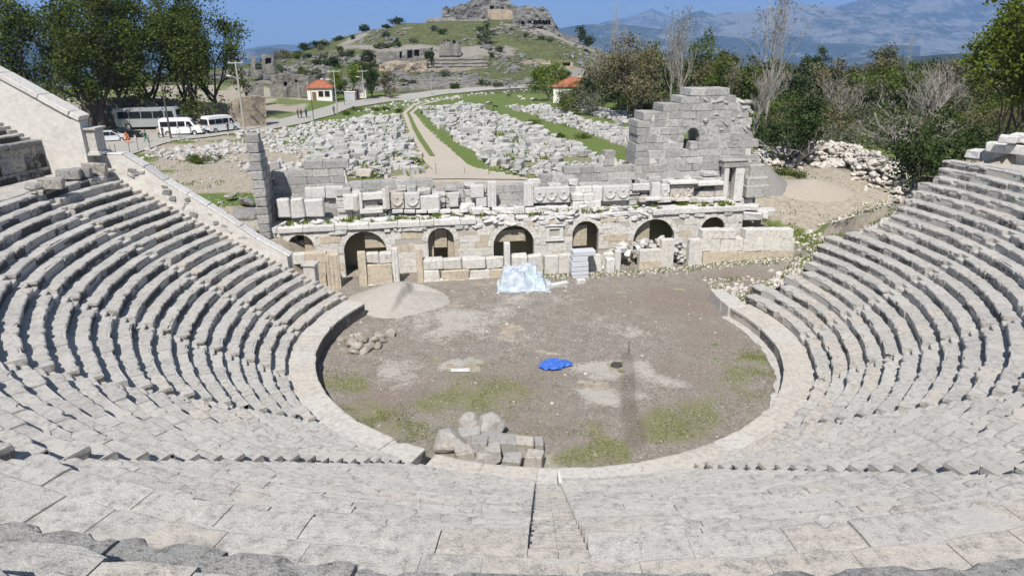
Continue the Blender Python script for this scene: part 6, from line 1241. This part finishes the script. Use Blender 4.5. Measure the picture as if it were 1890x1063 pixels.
def build_small():
    house(594, 168, 2.7, 2.4, 2.9, 1.5, .12, 'small white house with hipped red tile roof beside the road', 186); house(1062, 158, 4.2, 3.2, 3.6, 1.7, -.35, 'whitewashed cottage with red roof half hidden by trees', 186); house(1560, 210, 6.0, 3.8, 3.6, 2.2, .2, 'far house showing only its orange red roof among trees', 190)
    pole(452, 243, 115, 'tallest concrete utility pole with crossarm and lamp beside the second minibus', True, True, .19); pole(316, 258, 160, 'leaning weathered pole in front of the parked minibus', False, False, .15, 'bark'); pole(623, 212, 131, 'roadside concrete pole with crossarm and lamp right of the white house', True, True); pole(673, 188, 131, 'concrete lamp pole with crossarm beside the notice boards', True, True); pole(579, 223, 166, 'thin dark steel post at the roadside before the white house', False, False, .07, 'dark', 'post', 'post'); pole(636, 196, 156, 'thin dark roadside post between two lamp poles', False, False, .06, 'dark', 'post', 'post'); pole(797, 177, 140, 'small utility pole at the bend of the road', False, False, .12); pole(829, 173, 150, 'thinner far pole right of the bend of the road', False, False, .09); pole(553, 184, 152, 'slim grey pole left of the white house', False, False, .08, 'steel', 'post', 'post')
    e = at_z(0, 0, 0); b = gp(668, 184); e = empty('notice_board', tuple(b), 'white notice board with steel frame by the road bend', 'notice board'); m = MB(); m.box(b+[0, 0, 1.2], (1.1, .06, .9)); under(m.build('panel', M['white']), e); m = MB(); [m.tube([b+[x, .1, 0], b+[x, .1, 2.2]], [.05, .05]) for x in (-1, 1)]; under(m.build('frame', M['steel']), e)
    M['red'] = plain('red_paint', (.35, .03, .02), .5, .1); b = gp(655, 184); e = empty('kiosk', tuple(b), 'red kiosk beside the white notice board', 'kiosk'); m = MB(); m.box(b+[0, .6, 1.1], (.9, .8, 1.1)); under(m.build('wall', M['red']), e); m = MB(); m.box(b+[0, .6, 2.3], (1.1, 1., .08)); under(m.build('roof', M['steel']), e); m = MB(); m.box(b+[0, -.22, 1.4], (.55, .03, .4)); under(m.build('window', M['glass']), e)
    b = gp(646, 187); e = empty('container', tuple(b), 'grey steel container left of the red kiosk', 'container'); m = MB(); m.box(b+[0, 1, 1.0], (1.2, .9, .95)); [m.box(b+[x, .08, 1.], (.05, .04, .85)) for x in np.linspace(-1.1, 1.1, 9)]; under(m.build('body', M['steel']), e); m = MB(); m.box(b+[0, 1, 2.0], (1.3, 1., .06)); under(m.build('roof', M['white']), e)
    for i, (u, vb, vt) in enumerate(((205, 283, 268), (214, 284, 266), (240, 284, 262), (256, 281, 246), (277, 276, 250), (192, 283, 268))):
        b = gp(u, vb); H = hgt(u, vt, b); m = MB(); m.tube([b-[0, 0, .2], b+[.02*i, 0, H]], [.035, .03], 6); m.box(b+[0, 0, .02], (.1, .1, .03)); tag(m.build('fence_post', M['dark']), 'thin dark iron post at the edge of the car park', 'fence post', 'iron posts along the car park edge')
    for i, (u, vb, vt) in enumerate(((805, 324, 301), (858, 322, 310), (759, 332, 305), (902, 324, 300), (963, 322, 300), (1018, 322, 300), (706, 330, 308))):
        b = gp(u, vb); H = min(1.6, hgt(u, vt, b)); m = MB(); m.tube([b-[0, 0, .2], b+[0, 0, H]], [.03, .025], 6); m.box(b+[0, 0, .02], (.12, .12, .03)); tag(m.build('fence_post', M['dark']), 'thin iron post between the back of the stage and the stone field', 'fence post', 'iron posts behind the stage')
    b = gp(773, 318); e = empty('sign_board', tuple(b), 'small blank white sign at the corner of the stone field by the track', 'sign'); m = MB(); m.box(b+[0, 0, .5], (.28, .02, .22)); under(m.build('board', M['white']), e); m = MB(); m.tube([b, b+[0, .03, .6]], [.03, .03]); under(m.build('post', M['steel']), e)
build_small()
def build_haze():
    m = bpy.data.materials.new('haze_air'); m.use_nodes = True; nt = m.node_tree; nt.nodes.clear(); o = nt.nodes.new('ShaderNodeOutputMaterial'); v = nt.nodes.new('ShaderNodeVolumePrincipled'); v.inputs['Color'].default_value = (.31, .54, 1., 1); v.inputs['Density'].default_value = 1.05e-4; v.inputs['Anisotropy'].default_value = .0; nt.links.new(v.outputs[0], o.inputs['Volume'])
    mb = MB(); mb.box((0, 3000, 850), (24000, 24000, 1065)); tag(mb.build('haze', m), kind='stuff')
build_haze()

# ------------------------------------------------------------------ vehicles
def paint(name, c, rough=.3): n = NT(name); f = n.noise(1.5, 4); return n.done(n.mix(f, [x*.9 for x in c], c), rough)
M['silver'] = paint('silver_paint', (.6, .61, .63)); M['vwhite'] = paint('white_paint', (.78, .78, .77)); M['vdark'] = paint('dark_paint', (.015, .02, .022)); M['bus'] = paint('dull_green_grey_paint', (.3, .33, .33), .45); M['tyre'] = plain('rubber', (.02, .02, .02), .9, .2); M['rim'] = plain('alloy', (.5, .5, .52), .35, .05, 3, .6); M['lampr'] = paint('red_lamp', (.4, .015, .01)); M['lampw'] = paint('clear_lamp', (.75, .75, .72), .15)
def vehicle(name, u, v, d, prof, width, wheel_r, wheels, glass, label, cat, body, heading, tumble=.82, lights=(.7, .95), extra=()):
    """prof: outline (x, z) from rear to nose; glass: side windows as (x0, x1, z0, z1, x0top, x1top)"""
    b = gp(u, v); e = empty(name, tuple(b+np.array([0, 0, .06])), label, cat, None, heading)
    def lp(m, n, mat, par=e): o = m.build(n, mat); o.parent = par; return o
    zs = max(p[1] for p in prof); belt = glass[0][2]; hw = width/2
    def half(z): return hw*(1-(1-tumble)*max(0, (z-belt)/(zs-belt))**1.1) if z > belt else hw*(.96+.04*min(1, z/belt))
    m = MB(); n = len(prof); L = []; 
    for f in (-1, -.93, 0, .93, 1): L.append([(x+(0 if abs(f) < .95 else .04*(-1 if x > 0 else 1)), f*half(z), z-(.04 if abs(f) == 1 and z > belt else 0)) for x, z in prof])
    V = np.array(L).reshape(-1, 3); m.add(V, [(i*n+j, i*n+(j+1) % n, (i+1)*n+(j+1) % n, (i+1)*n+j) for i in range(4) for j in range(n)])
    for i in (0, 4): c = np.array(L[i]).mean(0); m.add(np.r_[[c], L[i]], None, [(0, 1+j, 1+(j+1) % n) for j in range(n)])
    lp(m, 'body', body)
    for k, g in enumerate(glass):
        x0, x1, z0, z1, t0, t1 = g
        for sd in (-1, 1):
            m = MB(); o = .012; m.add([(x0, sd*(half(z0)+o), z0), (x1, sd*(half(z0)+o), z0), (t1, sd*(half(z1)+o), z1), (t0, sd*(half(z1)+o), z1), (x0, sd*(half(z0)-.03), z0), (x1, sd*(half(z0)-.03), z0), (t1, sd*(half(z1)-.03), z1), (t0, sd*(half(z1)-.03), z1)], [(0, 1, 2, 3), (0, 1, 5, 4), (1, 2, 6, 5), (2, 3, 7, 6), (3, 0, 4, 7)]); lp(m, 'side_window', M['glass'])
    def across(x0, z0, x1, z1, nm, mat, k=.86):
        m = MB(); d_ = np.array([x1-x0, z1-z0]); nn = np.array([d_[1], -d_[0]])/np.linalg.norm(d_); nn = nn*(1 if nn[0]*np.sign(x0) > 0 else -1)*.015
        m.add([(x0+nn[0], -half(z0)*k, z0+nn[1]), (x0+nn[0], half(z0)*k, z0+nn[1]), (x1+nn[0], half(z1)*k, z1+nn[1]), (x1+nn[0], -half(z1)*k, z1+nn[1]), (x0-nn[0], -half(z0)*k, z0-nn[1]), (x0-nn[0], half(z0)*k, z0-nn[1]), (x1-nn[0], half(z1)*k, z1-nn[1]), (x1-nn[0], -half(z1)*k, z1-nn[1])], [(0, 1, 2, 3), (0, 1, 5, 4), (1, 2, 6, 5), (2, 3, 7, 6), (3, 0, 4, 7)]); lp(m, nm, mat)
    for a in extra: across(*a)
    xr, xf = min(p[0] for p in prof), max(p[0] for p in prof)
    for sd in (-1, 1):
        m = MB(); m.box((xr+.0, sd*hw*.8, lights[1]), (.05, .1, .13)); lp(m, 'tail_lamp', M['lampr']); m = MB(); m.box((xf-.02, sd*hw*.74, lights[0]), (.06, .17, .08)); lp(m, 'headlight', M['lampw'])
        m = MB(); m.box((xf*.42, sd*(hw+.1), belt+.1), (.06, .1, .08)); lp(m, 'mirror', body)
    m = MB(); m.box((xr-.02, 0, .42), (.07, hw*.95, .12), 0, .5, 0, .03); lp(m, 'rear_bumper', M['vdark']); m = MB(); m.box((xf-.0, 0, .4), (.08, hw*.95, .13), 0, .5, 0, .03); lp(m, 'front_bumper', body)
    for x in wheels:
        for sd in (-1, 1):
            m = MB(); a = np.arange(18)*2*PI/18
            pr = [(wheel_r*.6, -.1), (wheel_r*.93, -.11), (wheel_r, -.07), (wheel_r, .07), (wheel_r*.93, .11), (wheel_r*.6, .1)]
            V = [(x+r*math.cos(t), sd*(hw-.1)+y, wheel_r+r*math.sin(t)) for r, y in pr for t in a]; m.add(V, [(i*18+j, i*18+(j+1) % 18, (i+1)*18+(j+1) % 18, (i+1)*18+j) for i in range(5) for j in range(18)]); w = lp(m, 'wheel', M['tyre'])
            m = MB(); V = [(x+r*math.cos(t), sd*(hw-.1)+sd*y, wheel_r+r*math.sin(t)) for r, y in ((wheel_r*.62, .1), (wheel_r*.5, .075), (wheel_r*.2, .09), (.01, .09)) for t in a]; m.add(V, [(i*18+j, i*18+(j+1) % 18, (i+1)*18+(j+1) % 18, (i+1)*18+j) for i in range(3) for j in range(18)]); lp(m, 'rim', M['rim'], w)
def build_vehicles():
    car = [(-1.85, .3), (-1.9, .62), (-1.86, .86), (-1.5, 1.38), (-1.15, 1.45), (.15, 1.42), (.85, .98), (1.7, .84), (1.88, .66), (1.9, .3), (1.3, .22), (-1.3, .22)]
    cg = [(-1.45, -.95, .92, 1.32, -1.3, -.95), (-.88, -.12, .92, 1.36, -.88, -.12), (-.05, .78, .92, 1.34, -.05, .2)]; ce = ((-1.83, .92, -1.53, 1.32, 'rear_window', M['glass'], .84), (.83, 1.02, .2, 1.38, 'windscreen', M['glass'], .84))
    vehicle('hatchback_car', 208, 262, 96, car, 1.66, .29, (-1.2, 1.2), cg, 'silver white hatchback parked nose right at the near edge of the car park', 'car', M['silver'], .42, .8, (.66, .8), ce)
    vehicle('saloon_car', 232, 256, 101, [(-2.1, .3), (-2.15, .7), (-2.0, .95), (-1.3, 1.02), (-.75, 1.4), (.2, 1.42), (.95, 1.0), (1.9, .86), (2.1, .66), (2.12, .3), (1.4, .22), (-1.4, .22)], 1.75, .3, (-1.3, 1.35), [(-1.1, -.6, .98, 1.32, -.72, -.6), (-.52, .1, .98, 1.34, -.52, .1), (.16, .85, .98, 1.33, .16, .3)], 'dark saloon car parked behind the silver white hatchback', 'car', M['vdark'], .3, .8, (.66, .8), ((-1.28, 1.05, -.8, 1.36, 'rear_window', M['glass'], .84), (.93, 1.04, .25, 1.38, 'windscreen', M['glass'], .84)))
    van = [(-2.7, .35), (-2.76, 1.0), (-2.7, 2.2), (-2.45, 2.45), (1.1, 2.42), (1.55, 2.15), (2.1, 1.35), (2.75, 1.12), (2.9, .8), (2.9, .35), (2.2, .28), (-2.2, .28)]; vg = [(-2.5, -1.5, 1.3, 2.0, -2.5, -1.5), (-1.4, -.3, 1.3, 2.0, -1.4, -.3), (-.2, .75, 1.3, 2.0, -.2, .75), (.95, 1.85, 1.25, 1.95, .95, 1.45)]; ve = ((-2.74, 1.3, -2.7, 2.05, 'rear_window', M['glass'], .82), (2.08, 1.4, 1.6, 2.12, 'windscreen', M['glass'], .86))
    vehicle('minibus', 336, 250, 103, van, 1.95, .36, (-1.7, 1.9), vg, 'white minibus with open side door parked before the dark bus', 'minibus', M['vwhite'], .25, .9, (.85, 1.1), ve)
    vehicle('minibus', 409, 244, 109, [(x*.95, z) for x, z in van], 1.95, .36, (-1.6, 1.8), vg, 'white minibus seen from behind beside the tallest utility pole', 'minibus', M['vwhite'], 1.0, .9, (.85, 1.1), ve)
    vehicle('coach', 278, 238, 114, [(-4.4, .45), (-4.5, 1.2), (-4.45, 2.9), (-4.2, 3.1), (4.0, 3.1), (4.4, 2.8), (4.55, 1.2), (4.5, .45), (3.4, .35), (-3.4, .35)], 2.4, .46, (-2.7, 2.9), [(-3.9, -2.4, 1.6, 2.6, -3.9, -2.4), (-2.3, -.7, 1.6, 2.6, -2.3, -.7), (-.6, 1.0, 1.6, 2.6, -.6, 1.0), (1.1, 2.6, 1.6, 2.6, 1.1, 2.6), (2.8, 4.1, 1.5, 2.6, 2.8, 3.9)], 'large dull grey green bus parked under the plane trees', 'bus', M['bus'], .12, .96, (.9, 1.1), ((-4.47, 1.7, -4.44, 2.7, 'rear_window', M['glass'], .85), (4.5, 1.5, 4.4, 2.75, 'windscreen', M['glass'], .9)))
build_vehicles()

# ------------------------------------------------------------------ people and goats
def skin(name, joints, edges, mats, pick, parent=None, sub=2):
    me = bpy.data.meshes.new(name); me.from_pydata([j[:3] for j in joints], edges, []); o = bpy.data.objects.new(name, me); COL.objects.link(o); m = o.modifiers.new('s', 'SKIN'); m.use_smooth_shade = True
    lay = me.skin_vertices[0] if me.skin_vertices else None
    if lay is None: me.attributes.new('x', 'FLOAT', 'POINT'); bpy.context.view_layer.objects.active = o; bpy.ops.mesh.customdata_skin_add(); lay = me.skin_vertices[0]
    for i, j in enumerate(joints): r = j[3]; lay.data[i].radius = (r, r) if np.isscalar(r) else r; lay.data[i].use_root = i == 0
    s = o.modifiers.new('d', 'SUBSURF'); s.levels = s.render_levels = sub; dg = bpy.context.evaluated_depsgraph_get(); nm = bpy.data.meshes.new_from_object(o.evaluated_get(dg)); bpy.data.objects.remove(o)
    for m_ in mats: nm.materials.append(m_)
    for p in nm.polygons: p.material_index = pick(p.center); p.use_smooth = True
    ob = bpy.data.objects.new(name, nm); COL.objects.link(ob)
    if parent: ob.parent = parent
    return ob
M['skin'] = plain('skin', (.42, .25, .17), .6, .08); M['hair'] = plain('dark_hair', (.03, .02, .015), .8, .2)
def person(u, v, d, top, legs, label, heading=0., stride=.3, arm=(.15, -.2), H=1.74):
    b = gp(u, v); e = empty('person', tuple(b), label, 'person', None, heading); k = H/1.75; s = stride
    J = [(0, 0, .95, (.15, .11)), (0, 0, 1.15, (.14, .1)), (0, .0, 1.38, (.175, .11)), (0, 0, 1.5, .06), (0, .01, 1.57, (.075, .085)), (0, .01, 1.68, (.08, .1)),
         (-.1, 0, .88, .095), (-.11, s*.35, .5, .065), (-.11, s*.5-.05, .1, .045), (-.11, s*.5+.1, .04, .035), (.1, 0, .88, .095), (.11, -s*.25, .5, .065), (.11, -s*.6-.05, .12, .045), (.11, -s*.6+.1, .05, .035),
         (-.21, 0, 1.42, .06), (-.25, arm[0]*.3-.02, 1.15, .047), (-.25, arm[0]+.06, .93, .035), (-.25, arm[0]+.1, .84, (.025, .035)), (.21, 0, 1.42, .06), (.25, arm[1]*.3-.02, 1.15, .047), (.25, arm[1]+.06, .93, .035), (.25, arm[1]+.1, .84, (.025, .035))]
    J = [(x*k, y*k, z*k, tuple(np.array(r)*k) if not np.isscalar(r) else r*k) for x, y, z, r in J]; E = [(0, 1), (1, 2), (2, 3), (3, 4), (4, 5), (0, 6), (6, 7), (7, 8), (8, 9), (0, 10), (10, 11), (11, 12), (12, 13), (2, 14), (14, 15), (15, 16), (16, 17), (2, 18), (18, 19), (19, 20), (20, 21)]
    mt = paint(label[:20]+' top', top, .85); ml = paint(label[:20]+' legs', legs, .85)
    def pick(c):
        z = c[2]/k
        if z > 1.5: return 0
        if z < .09: return 3
        if abs(c[0])/k > .2 and z < .9: return 0
        return 1 if z > .93 or abs(c[0])/k > .2 else 2
    skin('body', J, E, [M['skin'], mt, ml, M['hair']], pick, e)
    h = MB(); V, F = ico(2); V = V*np.array([.093, .112, .1])*k; keep = [f for f in F if V[f].mean(0)[2] > -.02 or V[f].mean(0)[1] < -.03]; h.add(V+np.array([0, .0, 1.69])*k, None, keep); o = h.build('hair', M['hair'], None, True); o.parent = e
    f = MB(); V, F = ico(1); f.add(V*np.array([.016, .022, .022])+np.array([0, .115, 1.64])*k, None, F); o = f.build('nose', M['skin'], None, True); o.parent = e
def build_people():
    person(236, 267, 95, (.75, .2, .03), (.72, .18, .03), 'person in a bright orange suit walking by the hatchback', 1.2, .4); person(271, 265, 97, (.03, .2, .12), (.03, .22, .14), 'person in a green tracksuit striding across the car park', -1.4, .5)
    person(294, 257, 99, (.45, .4, .33), (.2, .18, .16), 'person in beige top standing behind the minibus', 2.6, .1); person(302, 256, 100, (.1, .1, .11), (.12, .12, .14), 'person in dark clothes at the rear corner of the minibus', 2.8, .1)
    person(332, 258, 99, (.72, .72, .72), (.3, .3, .34), 'person in a white shirt standing before the minibus door', .4, .1); person(382, 248, 105, (.3, .42, .55), (.6, .6, .6), 'person in pale blue behind the second minibus', 2.2, .15); person(422, 247, 104, (.1, .1, .1), (.06, .06, .08), 'person in black beside the second minibus', 1.5, .1)
    person(551, 220, None, (.12, .09, .08), (.08, .08, .1), 'person in brown walking leftmost of three on the road', 2.9, .35); person(557, 220, None, (.05, .05, .06), (.1, .1, .12), 'person in black walking in the middle of three on the road', 2.9, .35); person(566, 219, None, (.04, .06, .14), (.03, .03, .05), 'person in navy walking rightmost of three on the road', 2.9, .3); person(617, 213, None, (.1, .1, .12), (.1, .1, .14), 'lone dark clad person on the road by the lamp pole', -.3, .3)
    def goat(u, v, c, lab, hd, graze):
        b = gp(u, v); e = empty('goat', tuple(b), lab, 'goat', 'goats grazing in the green field', hd); hz = .35 if graze else .85
        J = [(0, -.35, .58, (.13, .16)), (0, 0, .55, (.15, .17)), (0, .3, .6, (.14, .17)), (0, .5, .72 if not graze else .56, .08), (0, .66, hz, .075), (0, .82, hz-.08, .05), (0, -.52, .64, .03)]; E = [(0, 1), (1, 2), (2, 3), (3, 4), (4, 5), (0, 6)]
        for x in (-.1, .1):
            for y, a in ((.3, 2), (-.36, 0)): i = len(J); bk = .06 if y < 0 else -.02; J += [(x, y, .42, .065), (x, y-bk, .24, .032), (x, y, .03, .028)]; E += [(a, i), (i, i+1), (i+1, i+2)]
        skin('body', J, E, [paint('goat_'+lab[:8], c, .9)], lambda p: 0, e); m = MB(); [m.tube([(x, .66, hz+.05), (x*1.6, .6, hz+.2)], [.018, .006], 5) for x in (-.04, .04)]; o = m.build('horns', M['dark']); o.parent = e
    for u, v, c, lab, hd, g in ((905, 195, (.02, .02, .02), 'black goat grazing alone above the second strip of stones', 1.4, True), (939, 180, (.02, .02, .02), 'black goat standing highest in the green field', -1.2, False), (988, 188, (.03, .02, .02), 'black goat beside the white goats under the yellow green tree', 1.8, True), (983, 187, (.6, .57, .52), 'white goat beside a black one under the yellow green tree', -1.5, True), (966, 187, (.6, .57, .52), 'white goat left of the mixed pair', 1.2, True), (960, 183, (.55, .5, .45), 'pale goat standing left of the white goat', 1.6, False), (914, 201, (.03, .03, .03), 'small black goat left of the third strip of stones', -1.3, True), (901, 194, (.5, .47, .44), 'grey goat at the head of the second strip of stones', 1.0, True)): goat(u, v, c, lab, hd, g)
build_people()
# whatever carries a category is a thing, even where its name could pass for the setting
for o in SC.objects:
    if o.parent is None and 'category' in o and 'kind' not in o: o['kind'] = 'thing'
